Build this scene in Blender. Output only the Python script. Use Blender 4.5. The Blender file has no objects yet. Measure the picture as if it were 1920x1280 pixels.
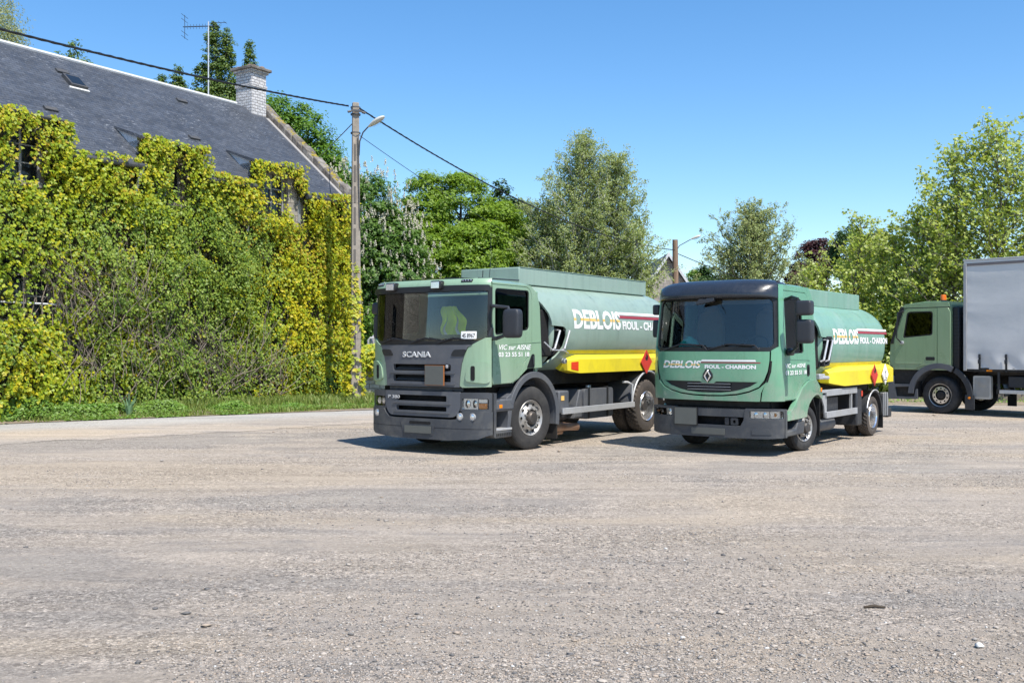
import bpy, bmesh, math, random
import numpy as np
from mathutils import Vector, Matrix
from mathutils.geometry import tessellate_polygon

R = math.radians
SC = bpy.context.scene
COL = SC.collection

# ---------------------------------------------------------------- camera
cam_d = bpy.data.cameras.new('camera'); cam = bpy.data.objects.new('camera', cam_d); COL.objects.link(cam)
cam.location = (0, 0, 1.72); cam.rotation_euler = (R(90), 0, 0)
cam_d.lens = 35; cam_d.sensor_width = 36; cam_d.shift_y = 10 / 1920
cam_d.clip_start = 0.1; cam_d.clip_end = 3000
SC.camera = cam
# ---------------------------------------------------------------- sky and sun
SUN_EL = 59; SUN_AZ = 146       # azimuth measured clockwise from +Y
W = bpy.data.worlds.new('World'); SC.world = W; W.use_nodes = True
nt = W.node_tree; bg = nt.nodes['Background']
sky = nt.nodes.new('ShaderNodeTexSky'); sky.sky_type = 'NISHITA'; sky.sun_disc = False
sky.sun_elevation = R(SUN_EL); sky.sun_rotation = R(SUN_AZ)
sky.altitude = 0; sky.air_density = 1.0; sky.dust_density = 0.3; sky.ozone_density = 3.0
hs = nt.nodes.new('ShaderNodeHueSaturation'); hs.inputs['Saturation'].default_value = 1.25
nt.links.new(sky.outputs[0], hs.inputs['Color']); nt.links.new(hs.outputs[0], bg.inputs[0]); bg.inputs[1].default_value = 0.15
sl = bpy.data.lights.new('sun', 'SUN'); sl.energy = 5.0; sl.angle = R(0.5); sl.color = (1, .935, .84)
so = bpy.data.objects.new('sun', sl); COL.objects.link(so)
sd = Vector((math.sin(R(SUN_AZ)) * math.cos(R(SUN_EL)), math.cos(R(SUN_AZ)) * math.cos(R(SUN_EL)), math.sin(R(SUN_EL))))
so.rotation_euler = sd.to_track_quat('Z', 'Y').to_euler(); so.location = (10, -10, 30)
vs = SC.view_settings; vs.view_transform = 'Standard'; vs.look = 'None'; vs.exposure = 0.44; vs.gamma = 1
SC.cycles.max_bounces = 8; SC.cycles.transparent_max_bounces = 16
SC.cycles.use_denoising = True

# ---------------------------------------------------------------- materials
def newmat(name):
    m = bpy.data.materials.new(name); m.use_nodes = True
    return m, m.node_tree, m.node_tree.nodes, m.node_tree.links
def noise(nt, scale, detail=4, vec=None, rough=.55, dist=0):
    n = nt.nodes.new('ShaderNodeTexNoise'); n.inputs['Scale'].default_value = scale
    n.inputs['Detail'].default_value = detail; n.inputs['Roughness'].default_value = rough
    n.inputs['Distortion'].default_value = dist
    if vec: nt.links.new(vec, n.inputs['Vector'])
    return n.outputs['Fac']
def ramp(nt, fac, stops):
    r = nt.nodes.new('ShaderNodeValToRGB'); e = r.color_ramp.elements
    while len(e) < len(stops): e.new(.5)
    for k, (p, c) in zip(e, stops):
        k.position = p; k.color = (c[0], c[1], c[2], 1) if hasattr(c, '__len__') else (c, c, c, 1)
    nt.links.new(fac, r.inputs[0]); return r.outputs[0]
def mixc(nt, fac, a, b, mode='MIX'):
    m = nt.nodes.new('ShaderNodeMix'); m.data_type = 'RGBA'; m.blend_type = mode
    for s, v in ((m.inputs['Factor'], fac), (m.inputs['A'], a), (m.inputs['B'], b)):
        if isinstance(v, bpy.types.NodeSocket): nt.links.new(v, s)
        elif hasattr(v, '__len__'): s.default_value = (v[0], v[1], v[2], 1)
        else: s.default_value = v
    return m.outputs['Result']
def fm(nt, op, a, b=0.0, clamp=False):
    m = nt.nodes.new('ShaderNodeMath'); m.operation = op; m.use_clamp = clamp
    for s, v in ((m.inputs[0], a), (m.inputs[1], b)):
        if isinstance(v, bpy.types.NodeSocket): nt.links.new(v, s)
        else: s.default_value = v
    return m.outputs[0]
def coord(nt, kind='Object', scale=None, rot=None):
    t = nt.nodes.new('ShaderNodeTexCoord'); o = t.outputs[kind]
    if scale or rot:
        m = nt.nodes.new('ShaderNodeMapping')
        if scale: m.inputs['Scale'].default_value = scale
        if rot: m.inputs['Rotation'].default_value = rot
        nt.links.new(o, m.inputs[0]); o = m.outputs[0]
    return o
def bump(nt, h, strength=.3, dist=.02, normal=None):
    b = nt.nodes.new('ShaderNodeBump'); b.inputs['Strength'].default_value = strength; b.inputs['Distance'].default_value = dist
    nt.links.new(h, b.inputs['Height'])
    if normal: nt.links.new(normal, b.inputs['Normal'])
    return b.outputs[0]
def plain(name, col, rough=.5, metal=0, var=.12, scale=6, bmp=0, coat=0, dirt=None, dirt_amt=.5, rvar=.1, bscale=60):
    """a paint / plastic / metal with uneven tone, optional dusty streaks"""
    m, nt, N, L = newmat(name); p = N['Principled BSDF']
    v = coord(nt); n = noise(nt, scale, 5, v)
    c = mixc(nt, n, [x * (1 - var) for x in col], [min(1, x * (1 + var)) for x in col])
    if dirt:
        d = noise(nt, 2.3, 8, v, .65, .6); f = ramp(nt, d, ((.45, 0), (.75, dirt_amt)))
        c = mixc(nt, f, c, dirt)
    L.new(c, p.inputs['Base Color']); p.inputs['Metallic'].default_value = metal
    rr = ramp(nt, noise(nt, scale * 2.3, 4, v), ((.3, max(0, rough - rvar)), (.7, min(1, rough + rvar))))
    L.new(rr, p.inputs['Roughness'])
    if coat: p.inputs['Coat Weight'].default_value = coat; p.inputs['Coat Roughness'].default_value = .06
    if bmp: L.new(bump(nt, noise(nt, bscale, 3, v), bmp, .01), p.inputs['Normal'])
    return m
def truckpaint(name, col, dust=(.33, .33, .28), chalk=.25, rough=.33, coat=.6):
    m, nt, N, L = newmat(name); p = N['Principled BSDF']
    v = coord(nt); n = noise(nt, 1.3, 6, v, .6, .4)
    c = mixc(nt, n, [x * .9 for x in col], [x * 1.12 for x in col])
    pale = [min(1, x * .62 + .2) for x in col]
    st = noise(nt, 1.0, 8, coord(nt, 'Object', (2.2, 2.2, .5)), .68, .5)
    c = mixc(nt, ramp(nt, st, ((.48, 0), (.78, chalk))), c, pale)
    dr = noise(nt, 1.0, 6, coord(nt, 'Object', (7, 7, .45)), .7, .3)
    c = mixc(nt, ramp(nt, dr, ((.50, 0), (.72, .38))), c, [x * .55 for x in col])
    s = nt.nodes.new('ShaderNodeSeparateXYZ'); L.new(v, s.inputs[0])
    g = noise(nt, 5, 6, v)
    low = fm(nt, 'MULTIPLY', fm(nt, 'SUBTRACT', 1.5, s.outputs[2], True), 1.3)
    low = fm(nt, 'MULTIPLY', low, ramp(nt, g, ((.35, .1), (.7, .75))), True)
    c = mixc(nt, low, c, dust)
    L.new(c, p.inputs['Base Color'])
    L.new(ramp(nt, noise(nt, 3, 5, v), ((.3, rough - .1), (.7, rough + .14))), p.inputs['Roughness'])
    p.inputs['Coat Weight'].default_value = coat; p.inputs['Coat Roughness'].default_value = .1
    L.new(bump(nt, noise(nt, 1.7, 2, v), .12, .02), p.inputs['Normal'])
    return m
def glassmat(name, tint=(.84, .87, .86), refl=1.45, a=.82):
    m, nt, N, L = newmat(name); N.remove(N['Principled BSDF']); out = [n for n in N if n.type == 'OUTPUT_MATERIAL'][0]
    tr = N.new('ShaderNodeBsdfTransparent'); tr.inputs[0].default_value = (*tint, 1)
    gl = N.new('ShaderNodeBsdfGlossy'); gl.inputs['Roughness'].default_value = .02; gl.inputs[0].default_value = (a, a, a, 1)
    fr = N.new('ShaderNodeFresnel'); fr.inputs[0].default_value = refl
    f = fm(nt, 'ADD', fm(nt, 'MULTIPLY', fr.outputs[0], 1.15), .015, True)
    mx = N.new('ShaderNodeMixShader'); L.new(f, mx.inputs[0]); L.new(tr.outputs[0], mx.inputs[1]); L.new(gl.outputs[0], mx.inputs[2])
    L.new(mx.outputs[0], out.inputs[0]); return m
def leafmat(name, cols, trans=.35, scale=.5, gloss=.025, rough=.5, patch=None):
    """cols: list of leaf colours picked per leaf and drifting over the plant in soft patches"""
    m, nt, N, L = newmat(name); N.remove(N['Principled BSDF']); out = [n for n in N if n.type == 'OUTPUT_MATERIAL'][0]
    g = N.new('ShaderNodeNewGeometry')
    v = coord(nt)
    f = fm(nt, 'ADD', fm(nt, 'MULTIPLY', g.outputs['Random Per Island'], .5), fm(nt, 'MULTIPLY', noise(nt, scale, 3, v), 1.0))
    f = fm(nt, 'SUBTRACT', f, .25)
    k = len(cols) - 1
    c = ramp(nt, f, [(.25 + .5 * i / k, cc) for i, cc in enumerate(cols)])
    d = N.new('ShaderNodeBsdfDiffuse'); t = N.new('ShaderNodeBsdfTranslucent'); s = N.new('ShaderNodeBsdfGlossy')
    s.inputs['Roughness'].default_value = rough; s.inputs[0].default_value = (.9, .95, .9, 1)
    L.new(c, d.inputs[0]); L.new(mixc(nt, .45, c, (.55, .6, .08), 'MIX') if False else mixc(nt, 1.0, c, (1.35, 1.25, .55), 'MULTIPLY'), t.inputs[0])
    a = N.new('ShaderNodeMixShader'); a.inputs[0].default_value = trans; L.new(d.outputs[0], a.inputs[1]); L.new(t.outputs[0], a.inputs[2])
    b = N.new('ShaderNodeMixShader'); b.inputs[0].default_value = gloss; L.new(a.outputs[0], b.inputs[1]); L.new(s.outputs[0], b.inputs[2])
    L.new(b.outputs[0], out.inputs[0]); return m
def barkmat(name, col, scale=9, bmp=.6):
    m, nt, N, L = newmat(name); p = N['Principled BSDF']
    n = noise(nt, scale, 8, coord(nt, 'Object', (1, 1, .18)), .7, .5)
    L.new(ramp(nt, n, ((.3, [x * .45 for x in col]), (.7, [min(1, x * 1.35) for x in col]))), p.inputs['Base Color'])
    p.inputs['Roughness'].default_value = .9; L.new(bump(nt, n, bmp, .04), p.inputs['Normal']); return m

# ---------------------------------------------------------------- objects
def tag(o, label=None, cat=None, group=None, kind=None):
    if label: o['label'] = label
    if cat: o['category'] = cat
    if group: o['group'] = group
    if kind: o['kind'] = kind
    return o
def thing(name, label, cat, loc=(0, 0, 0), rz=0, group=None):
    o = bpy.data.objects.new(name, None); COL.objects.link(o); o.location = loc; o.rotation_euler = (0, 0, rz)
    o.empty_display_size = .3
    return tag(o, label, cat, group)
def node(name, parent, label=None):
    o = bpy.data.objects.new(name, None); COL.objects.link(o); o.parent = parent; tag(o, label); return o
class MB:
    def __init__(s): s.v = []; s.f = []; s.m = []; s.mats = []; s.cur = 0
    def mat(s, m):
        if m not in s.mats: s.mats.append(m)
        s.cur = s.mats.index(m); return s
    def add(s, vs, fs):
        b = len(s.v); s.v += [tuple(p) for p in vs]; s.f += [tuple(i + b for i in f) for f in fs]; s.m += [s.cur] * len(fs); return s
    def box(s, x0, x1, y0, y1, z0, z1, M=None):
        v = [(x, y, z) for x in (x0, x1) for y in (y0, y1) for z in (z0, z1)]
        if M: v = [M @ Vector(p) for p in v]
        return s.add(v, [(0, 1, 3, 2), (4, 6, 7, 5), (0, 4, 5, 1), (2, 3, 7, 6), (0, 2, 6, 4), (1, 5, 7, 3)])
    def prism(s, pts, a, b, fn):
        """pts 2-D outline (may be concave), swept from a to b; fn(u,v,w)->xyz"""
        n = len(pts); t = tessellate_polygon([[Vector((p[0], p[1], 0)) for p in pts]])
        v = [fn(p[0], p[1], a) for p in pts] + [fn(p[0], p[1], b) for p in pts]
        f = [tuple(q) for q in t] + [tuple(i + n for i in reversed(q)) for q in t] + [(i, (i + 1) % n, (i + 1) % n + n, i + n) for i in range(n)]
        return s.add(v, f)
    def tube(s, path, r, n=8, cap=True):
        P = [Vector(p) for p in path]; rr = r if hasattr(r, '__len__') else [r] * len(P)
        vs = []; fs = []; up = None
        for i, p in enumerate(P):
            d = (P[min(i + 1, len(P) - 1)] - P[max(i - 1, 0)])
            if d.length < 1e-9: d = Vector((0, 0, 1))
            d.normalize()
            a = d.cross(Vector((0, 0, 1)) if abs(d.z) < .9 else Vector((1, 0, 0))) if up is None else up - d * up.dot(d)
            if a.length < 1e-4: a = d.orthogonal()
            a.normalize(); b = a.cross(d).normalized(); up = a
            for k in range(n):
                t = 2 * math.pi * k / n; vs.append(p + a * (math.cos(t) * rr[i]) + b * (math.sin(t) * rr[i]))
        for i in range(len(P) - 1):
            for k in range(n):
                fs.append((i * n + k, i * n + (k + 1) % n, (i + 1) * n + (k + 1) % n, (i + 1) * n + k))
        if cap: fs.append(tuple(reversed(range(n)))); fs.append(tuple((len(P) - 1) * n + k for k in range(n)))
        return s.add(vs, fs)
    def lathe(s, prof, c, axis='y', n=32, sgn=1):
        """prof [(along, radius)], around an axis through c"""
        vs = []; fs = []
        for a, r in prof:
            for k in range(n):
                t = 2 * math.pi * k / n; u, w = math.cos(t) * r, math.sin(t) * r
                vs.append({'y': (c[0] + u, c[1] + a * sgn, c[2] + w), 'z': (c[0] + u, c[1] + w, c[2] + a * sgn), 'x': (c[0] + a * sgn, c[1] + u, c[2] + w)}[axis])
        for i in range(len(prof) - 1):
            for k in range(n): fs.append((i * n + k, i * n + (k + 1) % n, (i + 1) * n + (k + 1) % n, (i + 1) * n + k))
        return s.add(vs, fs)
    def grid(s, nu, nv, fn):
        vs = [fn(i / nu, j / nv) for i in range(nu + 1) for j in range(nv + 1)]
        return s.add(vs, [(i * (nv + 1) + j, (i + 1) * (nv + 1) + j, (i + 1) * (nv + 1) + j + 1, i * (nv + 1) + j + 1) for i in range(nu) for j in range(nv)])
    def build(s, name, mat, parent=None, bevel=0, smooth=35, seg=2, fix=True):
        me = bpy.data.meshes.new(name); me.from_pydata(s.v, [], s.f)
        for q in (s.mats or [mat]): me.materials.append(q)
        if s.mats: me.polygons.foreach_set('material_index', s.m)
        if fix:
            bm = bmesh.new(); bm.from_mesh(me); bmesh.ops.remove_doubles(bm, verts=bm.verts, dist=1e-5)
            bmesh.ops.recalc_face_normals(bm, faces=bm.faces); bm.to_mesh(me); bm.free()
        return finish(me, name, parent, bevel, smooth, seg)
def finish(me, name, parent, bevel=0, smooth=35, seg=2):
    o = bpy.data.objects.new(name, me); COL.objects.link(o)
    if parent: o.parent = parent
    if smooth:
        me.polygons.foreach_set('use_smooth', [True] * len(me.polygons)); me.set_sharp_from_angle(angle=R(smooth))
    if bevel:
        b = o.modifiers.new('bevel', 'BEVEL'); b.width = bevel; b.segments = seg; b.limit_method = 'ANGLE'; b.angle_limit = R(40)
        b.harden_normals = False
    return o
def rnd(pts, r, n=4):
    out = []; k = len(pts)
    for i in range(k):
        p0, p, p1 = Vector(pts[i - 1][:2]), Vector(pts[i][:2]), Vector(pts[(i + 1) % k][:2])
        rr = pts[i][2] if len(pts[i]) > 2 else r
        if rr <= 0: out.append(tuple(p)); continue
        a = p + (p0 - p).normalized() * min(rr, (p0 - p).length * .49); b = p + (p1 - p).normalized() * min(rr, (p1 - p).length * .49)
        for j in range(n + 1):
            t = j / n; q = a * (1 - t) ** 2 + p * 2 * t * (1 - t) + b * t * t; out.append((q.x, q.y))
    return out
def plate(name, loops, w0, w1, mat, parent, fn, cu=(), cv=(), bevel=0, smooth=35, seg=2):
    """flat outline with holes, cut along u and v so that it can bend, thickness from w0 to w1, mapped by fn(u,v,w)"""
    L = [[Vector((p[0], p[1], 0)) for p in l] for l in loops]
    flat = [p for l in L for p in l]; tr = tessellate_polygon(L)
    bm = bmesh.new(); vv = [bm.verts.new(p) for p in flat]
    for t in tr:
        try: bm.faces.new([vv[i] for i in t])
        except ValueError: pass
    for ax, cs in (((1, 0, 0), cu), ((0, 1, 0), cv)):
        for c in cs:
            bmesh.ops.bisect_plane(bm, geom=bm.verts[:] + bm.edges[:] + bm.faces[:], plane_co=Vector(ax) * c, plane_no=ax, dist=1e-6)
    bmesh.ops.recalc_face_normals(bm, faces=bm.faces)
    if abs(w1 - w0) > 1e-7:
        r = bmesh.ops.extrude_face_region(bm, geom=bm.faces[:])
        top = {g for g in r['geom'] if isinstance(g, bmesh.types.BMVert)}
    else: top = set()
    for v in bm.verts: v.co = Vector(fn(v.co.x, v.co.y, w1 if v in top else w0))
    bmesh.ops.recalc_face_normals(bm, faces=bm.faces)
    me = bpy.data.meshes.new(name); bm.to_mesh(me); bm.free(); me.materials.append(mat)
    return finish(me, name, parent, bevel, smooth, seg)
def text(name, s, mat, parent, fn, u0, v0, height, width, shear=0, bold=.02, w=.004, flipu=False, cuts=24, th=0, vcuts=10):
    """lettering stretched to width x height, lower-left corner at u0,v0"""
    c = bpy.data.curves.new(name, 'FONT'); c.body = s; c.size = 1; c.offset = bold; c.shear = shear; c.resolution_u = 3
    t = bpy.data.objects.new('lettering', c); COL.objects.link(t)
    me = bpy.data.meshes.new_from_object(t.evaluated_get(bpy.context.evaluated_depsgraph_get())); bpy.data.objects.remove(t); 
    xs = [v.co.x for v in me.vertices]; ys = [v.co.y for v in me.vertices]
    x0, x1, y0, y1 = min(xs), max(xs), min(ys), max(ys)
    if '_' in s: pass
    bm = bmesh.new(); bm.from_mesh(me)
    for i in range(1, cuts): bmesh.ops.bisect_plane(bm, geom=bm.verts[:] + bm.edges[:] + bm.faces[:], plane_co=Vector((x0 + (x1 - x0) * i / cuts, 0, 0)), plane_no=(1, 0, 0), dist=1e-6)
    for i in range(1, vcuts): bmesh.ops.bisect_plane(bm, geom=bm.verts[:] + bm.edges[:] + bm.faces[:], plane_co=Vector((0, y0 + (y1 - y0) * i / vcuts, 0)), plane_no=(0, 1, 0), dist=1e-6)
    top = set()
    if th:
        r = bmesh.ops.extrude_face_region(bm, geom=bm.faces[:]); top = {g for g in r['geom'] if isinstance(g, bmesh.types.BMVert)}
    for v in bm.verts:
        a = (v.co.x - x0) / (x1 - x0) * width; b = (v.co.y - y0) / (y1 - y0) * height
        v.co = Vector(fn(u0 + (-a if flipu else a), v0 + b, w + (th if v in top else 0)))
    bm.to_mesh(me); bm.free(); me.name = name; me.materials.clear(); me.materials.append(mat)
    return finish(me, name, parent, 0, 0)
def copy_tree(o, parent=None):
    c = o.copy(); COL.objects.link(c); c.parent = parent
    for ch in list(o.children): copy_tree(ch, c)
    return c
def arc(cx, cz, r, a0, a1, n=16, e=1.0):
    return [(cx + r * math.cos(R(a0 + (a1 - a0) * i / n)), cz + r * e * math.sin(R(a0 + (a1 - a0) * i / n))) for i in range(n + 1)]
def frange(a, b, n): return [a + (b - a) * i / n for i in range(1, n)]
def bar(p, q, r=.02, n=8): return MB().tube([p, q], r, n)
# ================================================================ MATERIALS OF THE TRUCKS
g_cab1 = truckpaint('faded green cab paint', (.235, .36, .24))
g_tank1 = truckpaint('weathered green tank paint', (.255, .345, .285), chalk=.4, rough=.42, coat=.3)
g_cab2 = truckpaint('bright green cab paint', (.125, .33, .20), chalk=.12, rough=.3)
g_tank2 = truckpaint('chalky green tank paint', (.185, .345, .26), chalk=.55, rough=.42, coat=.3)
g_cab3 = truckpaint('olive green cab paint', (.225, .33, .18), chalk=.15)
y_pnt = plain('yellow skirt paint', (.76, .63, .03), .4, var=.06, dirt=(.30, .25, .06), dirt_amt=.35, coat=.2)
m_grey = plain('grey moulded plastic', (.085, .092, .105), .55, bmp=.15, bscale=300, dirt=(.16, .155, .145), dirt_amt=.5)
m_bump = plain('dark bumper plastic', (.05, .055, .063), .6, bmp=.2, bscale=280, dirt=(.15, .145, .13), dirt_amt=.6)
m_blk = plain('black plastic', (.012, .013, .015), .42, bmp=.1, bscale=300)
m_navy = plain('dark blue black visor', (.020, .025, .034), .33, coat=.25)
m_dark = plain('sooty underbody', (.018, .017, .016), .85, dirt=(.06, .05, .04), dirt_amt=.6)
m_void = plain('opening shade black', (.006, .006, .007), .9)  # near-black that stands in for shade in grilles, gaps and openings
m_rub = plain('tyre rubber', (.022, .022, .023), .82, var=.2, dirt=(.09, .085, .078), dirt_amt=.5, bmp=.3, bscale=120)
m_rubworn = plain('worn tyre rubber', (.055, .047, .041), .85, var=.2, dirt=(.15, .12, .095), dirt_amt=.8, bmp=.3, bscale=120)
m_rim = plain('dirty silver rim', (.42, .41, .39), .42, .55, var=.2, dirt=(.10, .075, .055), dirt_amt=.85, scale=12)
m_rimc = plain('bright alloy rim', (.72, .72, .72), .22, .9, dirt=(.35, .33, .30), dirt_amt=.4)
m_hub = plain('oily hub', (.075, .072, .070), .5, .5, dirt=(.2, .15, .11), dirt_amt=.7)
m_alu = plain('brushed aluminium', (.62, .63, .64), .42, .5, var=.06, dirt=(.35, .34, .32), dirt_amt=.35)
m_silv = plain('silver chassis paint', (.36, .37, .38), .45, .1, dirt=(.22, .2, .17), dirt_amt=.5)
m_chrome = plain('chrome', (.75, .76, .78), .12, 1, var=.02)
m_wht = plain('white lettering', (.84, .84, .82), .5, var=.03)
m_red = plain('dark red stripe', (.30, .035, .05), .5)
m_yl = plain('yellow lettering band', (.80, .50, .14), .5)
m_redp = plain('red placard', (.58, .045, .03), .45)
m_redr = plain('red reflector', (.62, .05, .02), .25)
m_orn = plain('orange lens', (.85, .25, .01), .2, coat=.5)
m_platz = plain('blank grey plate', (.105, .11, .10), .55)
m_fr_or = plain('orange plate edge', (.34, .12, .035), .5)
m_lens = plain('lamp reflector', (.74, .76, .78), .12, .75, var=.25, scale=30)
m_seat = plain('dark seat cloth', (.035, .036, .045), .9)
m_seatt = plain('tan seat cloth', (.13, .11, .09), .9)
m_vest = plain('fluorescent vest cloth', (.78, .95, .04), .7, bmp=.5, bscale=25)
m_dash = plain('grey dashboard', (.05, .052, .055), .6)
m_dashl = plain('dusty light dashboard', (.55, .55, .52), .7)
m_exh = plain('rusty exhaust', (.28, .16, .10), .5, .6, var=.4, scale=9, dirt=(.4, .33, .27), dirt_amt=.7)
m_teal = plain('teal cloth', (.02, .50, .42), .8)
m_tarp = plain('grey curtain tarpaulin', (.60, .60, .59), .5, var=.04, scale=3, bmp=.35, bscale=5)
m_glass = glassmat('windscreen glass')
m_glassd = glassmat('dark side glass', (.20, .23, .23), a=.5)
m_clear = glassmat('lamp lens', (.93, .95, .96), 1.4, .9)
m_paper = plain('paper', (.75, .75, .72), .7)
m_mirr = plain('mirror housing', (.028, .031, .037), .48, bmp=.15, bscale=300)

# ================================================================ TRUCK HELPERS
def tyre(mb, cx, cz, y, w, r, rr, sgn, lug=0, n=96):
    """outer face at y, body goes inwards by sgn*w; lug = tread block depth"""
    prof = [(.035, rr), (.012, rr + .02), (.0, rr + (r - rr) * .35), (.0, rr + (r - rr) * .55), (.014, rr + (r - rr) * .85), (.03, r - .012), (.05, r)]
    inner = []
    m = 9
    for i in range(m + 1): inner.append((.05 + (w - .1) * i / m, r))
    prof = prof + inner[1:-1] + [(w - a, q) for a, q in reversed(prof)]
    P = len(prof); vs = []; fs = []
    for k in range(n):
        t = 2 * math.pi * k / n
        for i, (a, q) in enumerate(prof):
            rad = q
            if q > r - .02:
                if lug: 
                    ph = (k + i // 2) % 3
                    rad = q - (lug if ph == 0 else 0)
                elif 7 <= i < P - 7 and i % 2 == 0: rad = q - .012
            z = cz + math.sin(t) * rad
            if z < 0.002: z = 0.002
            vs.append((cx + math.cos(t) * rad, y + sgn * a, z))
    for k in range(n):
        for i in range(P - 1):
            fs.append((k * P + i, ((k + 1) % n) * P + i, ((k + 1) % n) * P + i + 1, k * P + i + 1))
    mb.add(vs, fs)
def wheel(parent, cx, cz, r, y, sgn, kind, w=.3, rr=.29, label=None, steer=0):
    nd = node('wheel', parent, label)
    if steer:
        p = Vector((cx, y + sgn * w / 2, 0)); M = Matrix.Rotation(R(steer), 3, 'Z'); nd.rotation_euler = (0, 0, R(steer)); nd.location = p - M @ p
    mb = MB(); tyre(mb, cx, cz, y, w, r, rr, sgn, lug=.026 if 'lug' in kind else 0)
    if 'dual' in kind: tyre(mb, cx, cz, y + sgn * (w + .05), w, r, rr, sgn, lug=.026 if 'lug' in kind else 0)
    mb.build('tyre', m_rubworn if 'lug' in kind else m_rub, nd, smooth=30)
    mb = MB(); q = rr
    if 'ring' in kind:
        mb.mat(m_rim).lathe([(.03, q + .005), (.012, q), (.02, q - .018)], (cx, y, cz), 'y', 40, sgn)
        mb.mat(m_dark).lathe([(.02, q - .018), (.09, q - .05), (.09, q * .74)], (cx, y, cz), 'y', 40, sgn)
        mb.mat(m_rimc).lathe([(.09, q * .74), (.05, q * .73), (.045, q * .45)], (cx, y, cz), 'y', 40, sgn)
        mb.mat(m_dark).lathe([(.045, q * .45), (.10, q * .42), (.02, q * .30), (.015, .001)], (cx, y, cz), 'y', 32, sgn)
        for k in range(10):
            t = 2 * math.pi * k / 10 + .3; a = q * .59
            mb.mat(m_blk).lathe([(.06, .021), (.040, .021), (.038, .001)], (cx + a * math.cos(t), y, cz + a * math.sin(t)), 'y', 10, sgn)
    elif 'front' in kind:
        mb.mat(m_rim)
        mb.lathe([(.03, q + .005), (.015, q - .005), (.03, q - .03), (.06, q - .045), (.07, q - .06), (.02, q * .62), (.0, q * .55), (.0, q * .48)], (cx, y, cz), 'y', 40, sgn)
        mb.mat(m_hub).lathe([(.0, q * .48), (.02, q * .40), (-.03, q * .36), (-.05, q * .30), (-.055, 0.001)], (cx, y, cz), 'y', 32, sgn)
        for k in range(10):
            t = 2 * math.pi * k / 10 + .3; a = q * .56
            mb.mat(m_rim).lathe([(.03, .018), (-.03, .016), (-.035, .001)], (cx + a * math.cos(t), y, cz + a * math.sin(t)), 'y', 6, sgn)
        for k in range(10 if r > .45 else 6):
            t = 2 * math.pi * (k + .5) / (10 if r > .45 else 6) + .3; a = q * .765
            mb.mat(m_void).lathe([(.062, .001), (.034, .026 if r > .45 else .03)], (cx + a * math.cos(t), y - sgn * .004, cz + a * math.sin(t)), 'y', 10, sgn)
    else:
        mb.mat(m_rimc).lathe([(.02, q + .008), (.0, q - .004), (.02, q - .022), (.10, q - .03), (.20, q - .05)], (cx, y, cz), 'y', 40, sgn)
        mb.mat(m_rim).lathe([(.20, q - .05), (.21, q * .5), (.20, q * .42)], (cx, y, cz), 'y', 32, sgn)
        mb.mat(m_hub).lathe([(.20, q * .42), (.10, q * .40), (.06, q * .33), (.055, .001)], (cx, y, cz), 'y', 32, sgn)
        for k in range(10):
            t = 2 * math.pi * k / 10; a = q * .56
            mb.mat(m_hub).lathe([(.21, .016), (.17, .015), (.165, .001)], (cx + a * math.cos(t), y, cz + a * math.sin(t)), 'y', 6, sgn)
            t += .3; a = q * .76
            mb.mat(m_void).lathe([(.202, .001), (.196, .024)], (cx + a * math.cos(t), y, cz + a * math.sin(t)), 'y', 10, sgn)
    mb.build('rim', m_rim, nd, fix=False)
    return nd
def archband(name, parent, cx, cz, ro, ri, a0, a1, y0, y1, mat, liner=True):
    """wheel arch: flat lip on the outside and a liner tunnel behind it"""
    pts = arc(cx, cz, ro, a0, a1, 22) + arc(cx, cz, ri, a1, a0, 22)
    mb = MB(); s = 1 if y1 > y0 else -1
    mb.prism(pts, y0, y0 + s * .05, lambda u, v, w: (u, w, v))
    if liner: mb.prism(arc(cx, cz, ri + .03, a0, a1, 22) + arc(cx, cz, ri, a1, a0, 22), y0 + s * .052, y1, lambda u, v, w: (u, w, v))
    return mb.build(name, mat, parent, bevel=.008)
def rblock(mb, c, s, r=.3, n=5):
    """rounded housing: superellipsoid, c centre, s half sizes"""
    def f(u, v):
        a = (u - .5) * math.pi; b = v * 2 * math.pi
        sp = lambda t, e: math.copysign(abs(t) ** e, t)
        return (c[0] + s[0] * sp(math.cos(a), r) * sp(math.cos(b), r), c[1] + s[1] * sp(math.cos(a), r) * sp(math.sin(b), r), c[2] + s[2] * sp(math.sin(a), r))
    return mb.grid(20, 28, f)
def cuts_y(H): return [s * H * t for t in (.992, .97, .94, .9, .85, .79, .72, .64, .55, .45, .34, .22, .1) for s in (-1, 1)] + [0]
def tank_fn(a, zc, b, ex=2.5):
    def pt(x, th, w, s=1):
        c, q = math.cos(R(th)), math.sin(R(th)); k = 2 / ex
        return (x, -math.copysign(abs(c) ** k, c) * (a + w) * s, zc + math.copysign(abs(q) ** k, q) * (b + w) * s)
    def side(u, v, w):
        t = min(1, abs((v - zc) / b)); return (u, -(a * (1 - t ** ex) ** (1 / ex) + w), v)
    def th(z): 
        t = (z - zc) / b; return math.degrees(math.asin(math.copysign(min(1, abs(t)) ** (ex / 2), t)))
    return pt, side, th
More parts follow.
